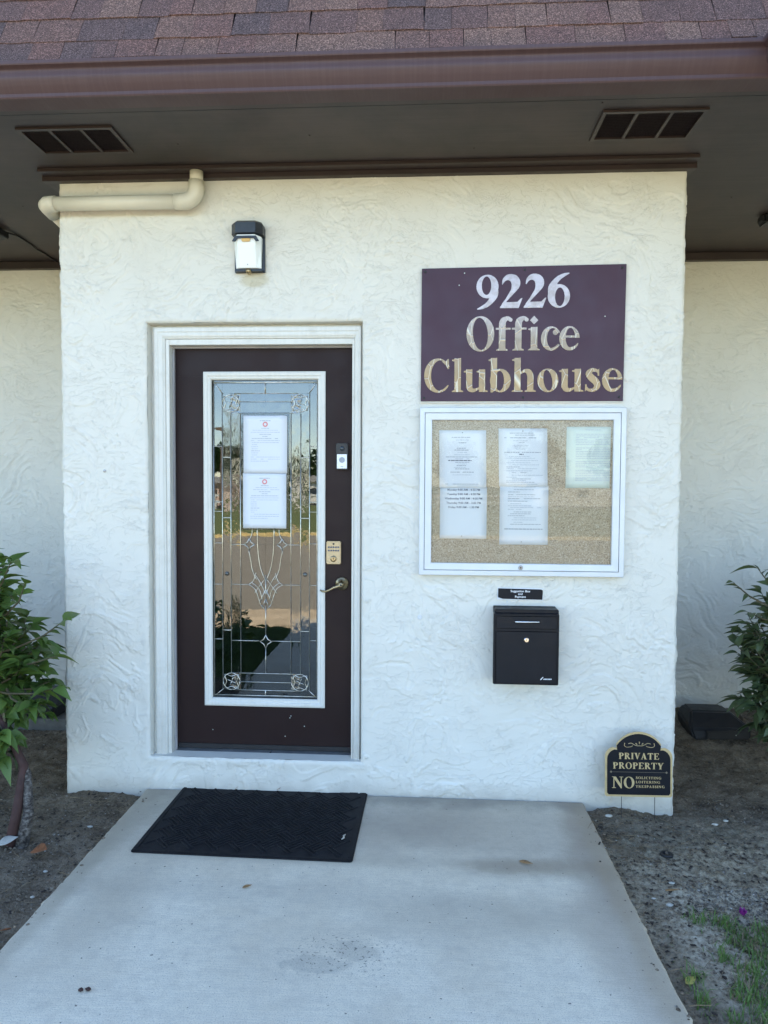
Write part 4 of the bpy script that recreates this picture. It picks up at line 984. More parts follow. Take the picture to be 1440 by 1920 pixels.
# notice case
nc = thing('notice_board', 'white aluminium framed cork notice board behind glass under the sign', 'notice board', (.185, -.003, 1.114))
BW, BH = .975, .806
mitred_frame('case_frame', M_ALU, nc, 0, BW, 0, BH, [(0, 0), (0, -.040), (.002, -.044), (.024, -.044), (.024, 0)])
mitred_frame('door_rail', M_ALU, nc, .0262, BW-.0262, .0262, BH-.0262, [(0, -.018), (0, -.043), (.0015, -.045), (.031, -.043), (.033, -.040), (.033, -.018)])
MB().box(.0245, BW-.0245, -.0175, -.0155, .0245, BH-.0245).obj('case_back', M_BLINE, nc)
MB().box(.05, BW-.05, -.0225, -.0185, .05, BH-.05).obj('cork_panel', M_CORK, nc)
MB().box(.0595, BW-.0595, -.0375, -.0345, .0595, BH-.0595).obj('glass_pane', M_CASEGLASS, nc)
MB().lathe([(.011, 0), (.011, -.003), (.008, -.005), (.001, -.005)], (.488, -.0435, .041), 'y', 18).obj('lock', M_STEEL, nc)
MB().lathe([(.004, 0), (.004, -.001)], (.488, -.0487, .041), 'y', 10).obj('keyhole', M_DARK, nc)
def case_notice(label, x0, x1, z0, z1, rows, mat, tilt=0, seed=0, name='paper_notice', split=None, pins=True):
    t = thing(name, label, 'notice', (.185, -.0262, 1.114), group='papers pinned inside the notice board')
    y = 0
    if split:
        sheet(t, 'sheet', x0+tilt*.5, x1+tilt*.5, z0, split+.004, 0, mat, 0, 0)
        sheet(t, 'sheet', x0, x1, split, z1, -.0006, mat, tilt*.3, 0)
    else: sheet(t, 'sheet', x0, x1, z0, z1, 0, mat, tilt, 0)
    rr = random.Random(seed); mbs = {}
    for fz, wd, cx_, h, m in rows:
        z = z1-(z1-z0)*fz; xc = x0+(x1-x0)*cx_+(tilt*.5 if split and z < split else 0)
        words(mbs.setdefault(m.name, (MB(), m))[0], xc, z, wd*(x1-x0), h, -.0012, rr)
    for mb, m in mbs.values(): mb.obj('print', m, t)
    if pins:
        for fz in (.022, .975): MB().lathe([(.003, 0), (.003, -.003), (.001, -.004)], ((x0+x1)/2, -.001, z1-(z1-z0)*fz), 'y', 8).obj('pin', M_STEEL, t)
    return t
rowsA = [(.065,.4,.47,.004,M_INK), (.09,.28,.5,.003,M_INKB), (.115,.16,.5,.004,M_INK), (.165,.2,.48,.004,M_INK), (.182,.3,.48,.004,M_INK), (.205,.2,.5,.003,M_INKB), (.225,.35,.5,.003,M_INKB), (.245,.7,.5,.0035,M_INK), (.262,.3,.5,.003,M_INKB),
         (.278,.5,.45,.0045,M_INKD), (.295,.3,.5,.003,M_INK), (.31,.2,.5,.003,M_INKB), (.325,.2,.48,.004,M_INK), (.342,.25,.45,.003,M_INKB), (.355,.3,.5,.004,M_INK), (.385,.5,.5,.004,M_INK), (.41,.4,.5,.003,M_INKB), (.452,.07,.5,.004,M_INK), (.495,.72,.5,.0035,M_INK)]
nA = case_notice('left white sheet in the notice board, bold opening hours on its lower half', .093, .318, .176, .699, rowsA, M_PAPER, .014, 1, split=.42)
# opening hours as plain lettering
def text_rows(parent, rows, x0, y, size, mat):
    for i, (txt, z) in enumerate(rows):
        cu = bpy.data.curves.new('print', 'FONT'); cu.body = txt; cu.size = size; cu.extrude = .0001; cu.align_x = 'CENTER'; cu.space_character = 1.05; cu.offset = .0002
        o = bpy.data.objects.new('print', cu); C.objects.link(o)
        dg = bpy.context.evaluated_depsgraph_get(); me = bpy.data.meshes.new_from_object(o.evaluated_get(dg)); bpy.data.objects.remove(o)
        me.name = 'print'; q = link('print', me, None, parent); me.materials.clear(); me.materials.append(mat); q.rotation_euler = (PI/2, 0, 0); q.location = (x0, y, z)
text_rows(nA, [('Monday 9:00 AM - 4:30 PM', .408), ('Tuesday 9:00 AM - 4:30 PM', .387), ('Wednesday 9:00 AM - 4:30 PM', .366), ('Thursday 9:00 AM - 3:00 PM', .345), ('Friday 9:00 AM - 1:30 PM', .324)], .214, -.0013, .0135, M_INKD)
rr = random.Random(9); rowsB = [(.04,.5,.48,.004,M_INK), (.057,.48,.5,.004,M_INK), (.08,.66,.45,.004,M_INK), (.105,.3,.45,.003,M_INKB), (.12,.12,.48,.003,M_INK)]
rowsB += [(.145+i*.012, .3-.03*i, .47, .003, M_INKB) for i in range(4)]+[(.205,.75,.5,.004,M_INK), (.222,.09,.48,.0045,M_INKD)]
f_ = .24
while f_ < .83:
    wd = rr.uniform(.2, .7); rowsB.append((f_, wd, .17+wd/2+rr.choice((0, 0, .05, .12)), .0032, rr.choice((M_INK, M_INKB, M_INKB)))); f_ += rr.uniform(.014, .024)
rowsB += [(.865,.8,.5,.005,M_INK)]
case_notice('middle and longest white sheet in the notice board', .377, .608, .150, .708, rowsB, M_PAPER, .02, 2, split=.43)
rowsC = [(.05,.35,.6,.003,M_INKB)]
f_ = .12
while f_ < .88:
    if not (.30 < f_ < .33 or .52 < f_ < .55 or .66 < f_ < .70): rowsC.append((f_, .78, .6, .0028, M_INKB))
    f_ += .028
case_notice('short pale green tinted sheet at the right end of the notice board', .700, .908, .424, .716, rowsC, M_PAPERG, -.002, 3, pins=False)

# label plate and drop box
lp = thing('label_plate', 'small black plate with peeling corners above the black drop box', 'label', (.679, -.004, 1.022))
MB().prism([(-.107, -.018), (-.084, -.025), (.106, -.027), (.108, .018), (.100, .023), (-.107, .026)], -.004, -.001).obj('plate', M_SIGNBLK, lp, .0005)
MB().prism([(-.111, -.029), (.110, -.031), (.111, .029), (-.110, .030)], -.0008, .002).obj('adhesive_back', M_PAPER, lp)
text_rows(lp, [('Suggestion Box', .009), ('and', -.0045), ('Payment', -.0185)], 0, -.0044, .0145, M_WHITEPL)
bx = thing('drop_box', 'black metal drop box with silver slot handle and lock on the wall', 'mailbox', (.700, -.006, .783))
MB().prism([(-.15, -.175), (.15, -.175), (.15, .178), (-.15, .178)], -.085, 0).obj('body', M_BOX, bx, .003)
MB().prism([(-.158, -.178), (.149, -.178), (.149, .158), (-.158, .158)][:4], -.104, -.086).obj('front_frame', M_BOX, bx, .003)
MB().add([(-.152, -.103, .1585), (.148, -.103, .1585), (.148, -.002, .182), (-.152, -.002, .182), (-.152, -.103, .150), (.148, -.103, .150), (.148, -.002, .150), (-.152, -.002, .150)], [(0,1,2,3), (4,7,6,5), (0,4,5,1), (1,5,6,2), (2,6,7,3), (3,7,4,0)]).obj('lid', M_BOX, bx, .002)
MB().box(-.148, .140, -.1085, -.1045, .090, .150).obj('deposit_flap', M_BOX, bx, .002)
MB().box(-.148, .140, -.1085, -.1045, -.170, .078).obj('door_panel', M_BOX, bx, .002)
MB().tube([(-.060, -.109, .124), (-.057, -.118, .125), (.052, -.118, .125), (.055, -.109, .124)], .0042, 8).obj('slot_handle', M_CHROME, bx, smooth=True)
MB().lathe([(.012, 0), (.012, -.004), (.009, -.007), (.001, -.007)], (-.004, -.1085, .038), 'y', 18).obj('lock', M_CHROME, bx)
MB().box(-.0055, -.0035, -.1165, -.1156, .033, .043).obj('keyhole', M_DARK, bx)
lg = MB()
lg.prism([(.062, -.151), (.067, -.151), (.078, -.137), (.074, -.137)], -.1090, -.1087)
for i in range(6): lg.prism([(.078+i*.0065, -.150), (.082+i*.0065, -.150), (.083+i*.0065, -.1445), (.079+i*.0065, -.1445)], -.1090, -.1087)
lg.obj('maker_mark', M_WHITEPL, bx)
an = tag(MB().lathe([(.012, 0), (.011, -.004), (.007, -.005), (.006, -.002), (.001, -.002)], (.191, -.002, .899), 'y', 14).obj('wall_plug', M_ALU), 'small round grey wall plug between the door and the drop box', 'wall plug')
for (x, z, nm) in ((-1.39, 1.61, 0),):
    tag(MB().lathe([(.008, 0), (.007, -.003), (.001, -.004)], (x, -.004, z), 'y', 10).obj('screw', M_STEEL), 'tiny screw head in the stucco left of the door', 'screw')

# private property sign
ps = thing('yard_sign', 'black arched yard sign with gold edge reading private property', 'sign', (1.234, -.10, .0), (R(-3), 0, R(1.5)))
def arch(in_):
    L, Rr, b, t1, t2 = -.158+in_, .158-in_, .078+in_, .300-in_, .385-in_
    p = [(L+.008, b), (Rr-.008, b), (Rr, b+.008)]
    rs = .047
    p += [(Rr-rs+rs*math.cos(a), t1-rs+.012+rs*math.sin(a)) for a in np.linspace(0, PI/2*.82, 6)]
    x_s = .100-in_*.3
    p += [(x_s+.004, t1+.008)]
    rad = .128; cz_ = t2-rad
    a0 = math.atan2(t1+.022-cz_, x_s-.002)
    p += [(rad*math.cos(a)*.98, cz_+rad*math.sin(a)) for a in np.linspace(a0, PI-a0, 15)]
    p += [(-x_s-.004, t1+.008)]
    p += [(L+rs-rs*math.cos(a), t1-rs+.012+rs*math.sin(a)) for a in np.linspace(PI/2*.82, 0, 6)]
    p += [(L, b+.008)]
    return p
MB().prism(arch(0), -.004, .0).obj('gold_edge', M_GOLDP, ps)
MB().prism(arch(.010), -.0062, -.0042).obj('panel', M_SIGNBLK, ps)
def qx(px): return -.158+(px-40)/1375*.316
def qz(py): return .385-(py-30)/1275*.307
lettering('PRIVATE', qx(315), qx(1150), qz(563), .0295, -.0072, .0014, M_GOLDP, ps, sep_=False, name='lettering', track=.06)
lettering('PROPERTY', qx(198), qx(1240), qz(753), .0300, -.0072, .0014, M_GOLDP, ps, sep_=False, name='lettering', track=.06)
lettering('NO', qx(185), qx(648), qz(1132), .0530, -.0072, .0014, M_GOLDP, ps, sep_=False, name='lettering')
lettering('SOLICITING', qx(664), qx(1195), qz(950), .0115, -.0070, .001, M_GOLDP, ps, sep_=False, name='lettering', track=.12)
lettering('LOITERING', qx(664), qx(1170), qz(1033), .0115, -.0070, .001, M_GOLDP, ps, sep_=False, name='lettering', track=.12)
lettering('TRESPASSING', qx(664), qx(1262), qz(1120), .0115, -.0070, .001, M_GOLDP, ps, sep_=False, name='lettering', track=.12)
og = MB()
def ogl(pts, r):
    q = [(qx(a), -.0068, qz(b)) for a, b in curve(pts, 4)]; q2 = [(qx(1474-a), -.0068, qz(b)) for a, b in curve(pts, 4)]
    og.tube(q, r, 5); og.tube(q2, r, 5)
ogl([(440, 250), (430, 300), (480, 330), (570, 318), (600, 300)], .0013); ogl([(510, 262), (570, 250), (630, 280), (690, 300), (737, 300)], .0015); ogl([(660, 250), (690, 275)], .0022); og.tube([(qx(737), -.0068, qz(220)), (qx(737), -.0068, qz(268))], [.0028, .0012], 6)
og.lathe([(.0022, 0), (.0022, -.001)], (qx(436), -.0064, qz(255)), 'y', 8); og.lathe([(.0022, 0), (.0022, -.001)], (qx(1036), -.0064, qz(255)), 'y', 8)
og.obj('scroll_ornament', M_GOLDP, ps)
ru = MB().box(qx(190), qx(1270), -.0070, -.0064, qz(818)-.0006, qz(818)+.0006)
for s_ in (160, 1290): ru.prism([(qx(s_)-.006, qz(818)), (qx(s_), qz(818)+.006), (qx(s_)+.006, qz(818)), (qx(s_), qz(818)-.006)], -.0072, -.0064)
ru.obj('rule', simple('dim_gold', (.16,.13,.09), .6), ps)
for x in (-.078, .078): MB().tube([(x, .003, .10), (x, .003, -.09)], .0014, 6).obj('stake', M_DARK, ps)

# light fixture and cable under the left soffit
fx = thing('soffit_fixture', 'dark box fixture under the soffit at the left edge', 'light fixture', (-2.50, .66, ZS))
MB().box(-.10, .135, -.07, .07, -.055, -.001).obj('housing', M_DARK, fx, .006)
MB().prism([(.135, -.06), (.20, -.05), (.20, -.012), (.135, -.002)], -.05, .05).obj('lamp_head', M_DARK, fx, .004)
cb = [(-2.31, .70, ZS-.012), (-2.29, .78, ZS-.006), (-2.295, .93, ZS-.006), (-2.305, 1.0, ZS-.009), (-2.305, 1.10, ZS-.005), (-2.31, 1.27, ZS-.007)]
tag(MB().tube(cb, .0055, 6).obj('cable', M_DARK, None, smooth=True), 'dark cable running back along the left soffit from the fixture', 'cable')
fx2 = thing('soffit_fixture', 'dark box fixture under the soffit at the right edge', 'light fixture', (2.20, .66, ZS))
MB().box(-.12, .10, -.05, .05, -.05, -.001).obj('housing', M_DARK, fx2, .006)
MB().box(-.135, -.121, -.03, .03, -.04, -.008).obj('lamp_head', M_DARK, fx2, .004)

# ------------------------------------------------------------------ door mat
mt = thing('door_mat', 'black rubber door mat with woven relief pattern in front of the door', 'mat', (-.537, -.297, .001), (0, 0, R(-.9)))
mw, mh = .470, .325
def rrect(w_, h_, r):
    out = []
    for cx_, cy_, a0 in ((w_-r, h_-r, 0), (-w_+r, h_-r, 90), (-w_+r, -h_+r, 180), (w_-r, -h_+r, 270)):
        out += [(cx_+r*math.cos(R(a0+a)), cy_+r*math.sin(R(a0+a))) for a in (0, 30, 60, 90)]
    return out
MB().prism(rrect(mw, mh, .012), 0, .006, 'z').obj('mat_base', M_RUBBER, mt, .002)
bd = MB()
for a, b, c_, d in ((-mw+.006, mw-.006, -mh+.006, -mh+.022), (-mw+.006, mw-.006, mh-.022, mh-.006), (-mw+.006, -mw+.022, -mh+.0225, mh-.0225), (mw-.022, mw-.006, -mh+.0225, mh-.0225)): bd.box(a, b, c_, d, .0062, .0095)
bd.obj('raised_border', M_RUBBER, mt, .001)
rib = MB(); ca, sa = math.cos(R(45)), math.sin(R(45)); st = .075
for i in range(-9, 10):
    for j in range(-9, 10):
        u0, v0 = i*st, j*st
        for k in range(4):
            if (i+j) % 2 == 0: a = (u0-st*.62, v0-.026+k*.0175); b = (u0+st*.62, a[1])
            else: a = (u0-.026+k*.0175, v0-st*.62); b = (a[0], v0+st*.62)
            pa = (a[0]*ca-a[1]*sa, a[0]*sa+a[1]*ca); pb = (b[0]*ca-b[1]*sa, b[0]*sa+b[1]*ca)
            if all(abs(p[0]) < mw-.03 and abs(p[1]) < mh-.03 for p in (pa, pb)):
                nx, ny = -(pb[1]-pa[1]), pb[0]-pa[0]; L = math.hypot(nx, ny); nx, ny = nx/L*.0036, ny/L*.0036
                q = [(pa[0]+nx, pa[1]+ny), (pb[0]+nx, pb[1]+ny), (pb[0]-nx, pb[1]-ny), (pa[0]-nx, pa[1]-ny)]
                n = 4; cq = [sum(p[0] for p in q)/4, sum(p[1] for p in q)/4]
                qq = [(cq[0]+(p[0]-cq[0])*.93, cq[1]+(p[1]-cq[1])*.93) for p in q]
                rib.add([(*p, .0061) for p in q]+[(*p, .0100) for p in qq], [(3,2,1,0), (4,5,6,7)]+[(m, (m+1) % 4, (m+1) % 4+4, m+4) for m in range(4)])
stuff(rib.obj('woven_rib', M_RUBBER, mt))
tag(MB().tube([(-.124, -.425, .014), (-.131, -.437, .0135), (-.128, -.452, .0135), (-.136, -.466, .013)], [.002, .0042, .004, .002], 6).obj('paper_scrap', M_SHELL, None, smooth=True), 'tiny curled white scrap lying on the black mat', 'scrap')

# ------------------------------------------------------------------ black boxes and footing at the back wall
def bait(loc, rz, label, w_=.34):
    t = thing('bait_box', label, 'box', loc, (0, 0, rz))
    h = w_/2
    P = [(-h*.92, -.13, 0), (h, -.13, 0), (h*.98, .12, 0), (-h*.9, .12, 0), (-h, -.10, .06), (h*.98, -.135, .075), (h*.98, .10, .095), (-h*.95, .12, .11), (-h*.80, -.02, .15), (h*.52, -.03, .145), (h*.52, .11, .15), (-h*.78, .11, .155)]
    MB().add(P, [(0,3,2,1), (0,1,5,4), (1,2,6,5), (2,3,7,6), (3,0,4,7), (4,5,9,8), (5,6,10,9), (6,7,11,10), (7,4,8,11), (8,9,10,11)]).obj('shell', M_DARK, t, .012, seg=3)
    MB().box(-h*.55, h*.92, -.139, -.128, .012, .062).obj('front_flap', M_DARK, t, .004)
    MB().lathe([(.004, 0), (.003, -.002)], (h*.45, -.140, .035), 'y', 8).obj('key_slot', M_SHELL, t)
    return t
bait((2.02, 1.02, gh(2.0, .95)-.005), R(4), 'black plastic box with sloped lid on the soil by the right back wall', .36)
bait((-2.43, 1.13, -.003), R(-3), 'black plastic box on the grey footing behind the left shrub', .46)
tag(MB().box(-3.2, -1.625, .98, 1.30, -.34, -.006).obj('concrete_footing', M_BLOCK, None, .006), 'grey concrete footing along the left back wall behind the shrub', 'footing')

# ------------------------------------------------------------------ plants
def leaf_mesh(name, L, W, fold, droop, mat, n=6, pointy=1.0):
    V = []; F = []
    for i in range(n+1):
        t = i/n; w_ = W*math.sin(PI*min(1, t**.78))**pointy*.5*(1-.25*t)*1.1 if 0 < i < n else .0006
        z = -droop*L*t*t
        V += [(-w_, t*L, z+fold*w_), (0, t*L, z), (w_, t*L, z+fold*w_)]
        if i: a = (i-1)*3; b = i*3; F += [(a, a+1, b+1, b), (a+1, a+2, b+2, b+1)]
    me = bpy.data.meshes.new(name); me.from_pydata(V, [], F); me.materials.append(mat); me.polygons.foreach_set('use_smooth', [True]*len(F)); return me
def place_leaf(meshes, p, d, rr, root, cnt, rest, limit, scale=1):
    d = d.normalized(); side = d.cross(Vector((0, 0, 1)));
    if side.length < .1: side = Vector((1, 0, 0))
    side.normalize(); upv = side.cross(d)
    Mx = Matrix((side, d, upv)).transposed().to_4x4()
    Mx = Matrix.Translation(p) @ Mx @ Matrix.Rotation(rr.uniform(-.7, .7), 4, 'Y') @ Matrix.Scale(scale*rr.uniform(.5, 1.35), 4)
    me = rr.choice(meshes)
    if cnt < limit: o = link('leaf', me, None, root); o.matrix_local = Mx
    else: rest.add([Mx @ v.co for v in me.vertices], [tuple(q.vertices) for q in me.polygons])
def shrub(name, label, base, trunks, centre, rad, ntw, meshes, mat, stem_mat, seed, nl, limit=290, extra=(), spread=1., lscale=1., zsq=1.):
    rr = random.Random(seed); root = thing(name, label, 'shrub', base); b = Vector(base)
    tips = []
    for pts, r, m in trunks: MB().tube([Vector(p)-b for p in pts], r, 8).obj('trunk', m, root, smooth=True)
    tops = [Vector(t[0][-1]) for t in trunks]
    c = Vector(centre)
    twigs = []
    for k in range(ntw):
        while True:
            q = Vector((rr.uniform(-1, 1), rr.uniform(-1, 1), rr.uniform(-1, 1)))
            if .35 < q.length < 1: break
        q = Vector((q.x*rad[0], q.y*rad[1], q.z*rad[2]))+c
        twigs.append((rr.choice(tops), q, rr.randint(nl-2, nl+3)))
    for e in extra: twigs.append((Vector(e[0]), Vector(e[1]), e[2]))
    twigs.sort(key=lambda t: (t[1].y))
    st = MB(); rest = MB(); cnt = 0; jobs = []
    for a, q, m in twigs:
        mid = (a+q)/2+Vector((rr.uniform(-.04, .04), rr.uniform(-.04, .04), -.03))
        pts = [a, a.lerp(mid, .6), mid.lerp(q, .3), mid.lerp(q, .7), q]
        st.tube([p-b for p in pts], [.007, .0055, .0045, .003, .0015], 5, cap=False)
        for j in range(m):
            t = 1-(j/m)**1.0*.62; seg = t*4; i = min(3, int(seg)); p = pts[i].lerp(pts[i+1], seg-i)
            dr = (pts[i+1]-pts[i]).normalized(); ang = rr.uniform(0, 2*PI)
            sd_ = Vector((math.cos(ang), math.sin(ang), rr.uniform(-.35, .45)))
            d = dr*rr.uniform(.3, 1.0)+sd_*spread; d.y -= .12; d.z *= zsq
            jobs.append((p-b, d))
    jobs.sort(key=lambda j: j[0].y)
    for p, d in jobs:
        place_leaf(meshes, p, d, rr, root, cnt, rest, limit, lscale); cnt += 1
    st.obj('stem', stem_mat, root, smooth=True)
    if rest.v: 
        o = rest.obj('foliage', mat, root, smooth=True); stuff(o)
    return root
L1 = [leaf_mesh('leaf', .060+.009*k, .040+.004*(k % 3), .35+.15*(k % 2), .25+.12*k, M_LEAF1) for k in range(5)]
L2 = [leaf_mesh('leaf', .058+.009*k, .029+.004*(k % 3), .5, .15+.10*k, M_LEAF2) for k in range(5)]
shrub('leafy_shrub', 'broad-leaved green shrub on a mottled trunk at the left of the wall', (-1.56, -.46, gh(-1.56, -.46)),
      [([(-1.555,-.50,-.08), (-1.540,-.46,.08), (-1.560,-.43,.24), (-1.66,-.39,.40), (-1.82,-.33,.60)], [.032,.023,.018,.014,.010], M_BARK),
       ([(-1.60,-.52,-.08), (-1.585,-.47,.10), (-1.575,-.43,.28), (-1.70,-.38,.45), (-1.95,-.35,.65)], [.026,.022,.020,.017,.012], M_BARKR)],
      (-1.99, -.24, .74), (.46, .34, .52), 230, L1, M_LEAF1, M_STEM, 11, 13,
      extra=[((-1.8,-.35,.75), (-1.42,-.33,.93), 6), ((-1.8,-.35,.6), (-1.44,-.36,.62), 6), ((-1.8,-.3,.55), (-1.50,-.38,.50), 9), ((-1.85,-.3,.95), (-1.66,-.36,1.20), 8), ((-1.8,-.3,.9), (-1.60,-.36,1.09), 6),
             ((-1.75,-.35,.5), (-1.60,-.44,.40), 13), ((-1.8,-.35,.55), (-1.64,-.48,.44), 13), ((-1.85,-.35,.5), (-1.72,-.48,.36), 12), ((-1.7,-.35,.6), (-1.52,-.42,.56), 10), ((-1.8,-.35,.7), (-1.46,-.36,.76), 5), ((-1.7,-.38,.5), (-1.66,-.44,.30), 8), ((-1.9,-.35,1.0), (-1.80,-.40,1.24), 9)])
shrub('dense_shrub', 'grey-green narrow-leaved shrub cut off by the right edge', (2.20, .10, gh(2.2, .1)),
      [([(2.20,.10,-.08), (2.21,.09,.10), (2.18,.08,.40)], [.03,.026,.018], M_BARK)],
      (2.235, .12, .68), (.50, .38, .56), 430, L2, M_LEAF2, M_STEM, 21, 15,
      extra=[((1.95,.05,.95), (1.69,.0,1.09), 4), ((2.0,.05,1.0), (1.80,.0,1.16), 6), ((2.1,.05,.55), (1.88,-.02,.40), 8), ((2.1,.05,.5), (1.93,-.05,.30), 8), ((2.1,.05,.4), (1.98,-.06,.2), 8), ((2.0,.05,.9), (1.76,0,.95), 6)], zsq=.8, spread=.8)
hd = [leaf_mesh('leaf', .11, .06, .4, .3, M_LEAF1)]
for x, y, rx, ry, rz, n_, sd_, lb in ((-3.15, -.05, .75, .5, .85, 150, 41, 'added unseen green shrub beyond the left shrub, shading the back wall'), (3.25, .05, .7, .55, .85, 150, 42, 'added unseen green shrub beyond the right shrub, shading the back wall')):
    shrub('leafy_shrub', lb, (x, y, -.08), [([(x, y, -.1), (x, y, .3)], [.03, .018], M_BARK)], (x, y, .75), (rx, ry, rz), n_, hd, M_LEAF1, M_STEM, sd_, 12, limit=0)  # added out of view to block sky light from the back wall foot
# low hedge plants and grass by the walkway behind the viewer (seen in the door glass)
shrub('low_shrub', 'low dark green shrub left of the walkway, seen in the door glass', (-1.95, -3.1, -.08),
      [([(-1.95,-3.1,-.1), (-1.95,-3.1,.12)], [.02,.012], M_BARK)], (-1.95, -2.9, .18), (.60, .6, .20), 34, hd, M_LEAF1, M_STEM, 31, 10, limit=0)

# ------------------------------------------------------------------ litter and ground cover
def scatter(n, fn, seed, name, mat, regions, smooth=False):
    rr = random.Random(seed); mb = MB()
    for i in range(n):
        x0, x1, y0, y1 = rr.choice(regions)
        x, y = rr.uniform(x0, x1), rr.uniform(y0, y1)
        if -1.21 < x < 1.02 and y < .03:
            if y > -.02 or min(x+1.19, 1.0-x) > .09*rr.random()**2: continue
            fn(mb, x, y, .0, rr, i); continue
        if XL-.02 < x < XR+.02 and y > -.01: continue
        fn(mb, x, y, gh(x, y), rr, i)
    return stuff(mb.obj(name, mat, None, smooth=smooth))
LR = (-2.6, -1.12, -1.4, 1.2); RRg = (.94, 2.5, -1.6, 1.2)
near = [LR, RRg, (1.02, 1.7, -1.6, -.1), (-1.9, -1.2, -1.3, 0), (1.02, 2.2, -.9, .2)]
def peb(mb, x, y, z, rr, i): mb.ball((x, y, z+.001), rr.choice((.0018, .0022, .003, .004, .006)), (1, rr.uniform(.6, 1), rr.uniform(.4, .8)), .25, i)
scatter(3600, peb, 1, 'gravel', M_PEB, near+[(1.25, 1.75, -.86, -.60)]*3)
def chip(mb, x, y, z, rr, i):
    a = rr.uniform(0, PI); L, w_, t = rr.uniform(.003, .011), rr.uniform(.002, .005), .002
    c_, s_ = math.cos(a), math.sin(a); u = Vector((c_*L, s_*L, rr.uniform(-.25, .25)*L)); v = Vector((-s_*w_, c_*w_, rr.uniform(-.3, .3)*w_)); p = Vector((x, y, z+.003)); k = Vector((0, 0, t))
    mb.add([p-u-v, p+u-v, p+u*.8+v, p-u+v, p-u-v+k, p+u-v+k, p+u*.8+v+k, p-u+v+k], [(0,3,2,1), (4,5,6,7), (0,1,5,4), (1,2,6,5), (2,3,7,6), (3,0,4,7)])
scatter(650, chip, 2, 'mulch', M_CHIP, near)
def straw(mb, x, y, z, rr, i):
    a = rr.uniform(0, 2*PI); L = rr.uniform(.02, .08); r = rr.uniform(.0006, .0013)
    p = Vector((x, y, z+.004)); q = p+Vector((math.cos(a)*L, math.sin(a)*L, rr.uniform(0, .008))); m = (p+q)/2+Vector((rr.uniform(-.006, .006), rr.uniform(-.006, .006), .002))
    mb.tube([p, m, q], r, 4, cap=False)
def crumb(mb, x, y, z, rr, i): mb.ball((x, y, z+.001), rr.choice((.002, .003, .004, .006, .008)), (1, rr.uniform(.6, 1), rr.uniform(.4, .8)), .35, i)
scatter(7000, crumb, 8, 'soil_crumbs', M_CRUMB, near)
scatter(620, straw, 3, 'straw', M_STRAW, near+[(1.02, 1.2, -.5, -.05), (-1.5, -1.2, -.25, -.02)])
def blade(mb, x, y, z, rr, i, L=None):
    L = L or rr.uniform(.02, .06); a = rr.uniform(0, 2*PI); w_ = rr.uniform(.0012, .0024); lean = rr.uniform(.2, 1.0)*L
    d = Vector((math.cos(a), math.sin(a), 0)); s_ = Vector((-d.y, d.x, 0))*w_; p = Vector((x, y, z-.002))
    m = p+d*lean*.35+Vector((0, 0, L*.6)); t = p+d*lean+Vector((0, 0, L*rr.uniform(.6, 1)))
    mb.add([p-s_, p+s_, m+s_*.8, m-s_*.8, t], [(0,1,2,3), (3,2,4)])
grs = MB(); dry = MB(); rr = random.Random(4)
gxs = np.array([[rr.uniform(1.03, 1.9), rr.uniform(-1.9, -.78)] for _ in range(15000)])
gdn = pnoise(gxs[:, 0]*4, gxs[:, 1]*4, 3)*.16+pnoise(gxs[:, 0]*14, gxs[:, 1]*14, 6)*.10
ghh = ground_h(gxs[:, 0], gxs[:, 1])
for i in range(len(gxs)):
    x, y = gxs[i]; dn = gdn[i]
    ok = y < -.83+dn*.3 and x > 1.375+(y+.83)*.42+dn*.75 and (x > 1.012)
    if not ok and not (rr.random() < .006): continue
    grs_h = ghh[i]
    blade(dry if rr.random() < .16 else grs, x, y, grs_h, rr, i, rr.uniform(.015, .05))
for i in range(260):
    cx_, cy_ = rr.choice(((1.075, -1.28), (1.09, -1.18), (1.10, -1.4), (1.22, -.86), (1.31, -.86), (1.24, -1.05)))
    x, y = rr.gauss(cx_, .018), rr.gauss(cy_, .022)
    if x > 1.012: blade(grs, x, y, gh(x, y), rr, i)
stuff(grs.obj('grass', M_GRASS, None)); stuff(dry.obj('dry_grass', M_STRAW, None))
gr2 = MB()
for i in range(9000):
    x, y = rr.uniform(-4.5, -1.2), rr.uniform(-4.15, -1.9); blade(gr2, x, y, gh(x, y), rr, i, rr.uniform(.03, .07))
stuff(gr2.obj('grass', M_GRASS, None))

def flat_leaf(name, label, cat, loc, rot, L, W, mat, curl=.3):
    me = leaf_mesh(name, L, W, curl, -curl*.4, mat, 8)
    o = link(name, me, None); o.location = loc; o.rotation_euler = rot
    md = o.modifiers.new('thickness', 'SOLIDIFY'); md.thickness = .0008
    return tag(o, label, cat)
flat_leaf('fallen_leaf', 'small tan pointed leaf on the concrete walkway', 'leaf', (.612, -.570, .004), (.05, .1, R(-125)), .062, .022, M_TANLEAF)
flat_leaf('fallen_leaf', 'curled orange-brown leaf on the soil beside the left trunk', 'leaf', (-1.455, -.575, gh(-1.42, -.6)+.022), (.15, .35, R(-115)), .120, .058, M_BROWNLEAF, .55)
flat_leaf('fallen_leaf', 'pale dry leaf at the left edge of the soil', 'leaf', (-1.62, -.56, gh(-1.62, -.56)+.02), (.1, .3, R(-60)), .08, .05, M_SHELL, .4)
flat_leaf('fallen_leaf', 'thin tan leaf at the left frame edge on dark soil', 'leaf', (-1.50, -.86, gh(-1.5, -.86)+.012), (.1, .1, R(-100)), .06, .012, M_TANLEAF, .2)
flat_leaf('fallen_leaf', 'small red-brown leaf by the left edge of the walkway', 'leaf', (-1.235, -1.09, gh(-1.24, -1.1)+.02), (.2, .3, R(160)), .045, .022, M_BROWNLEAF, .5)
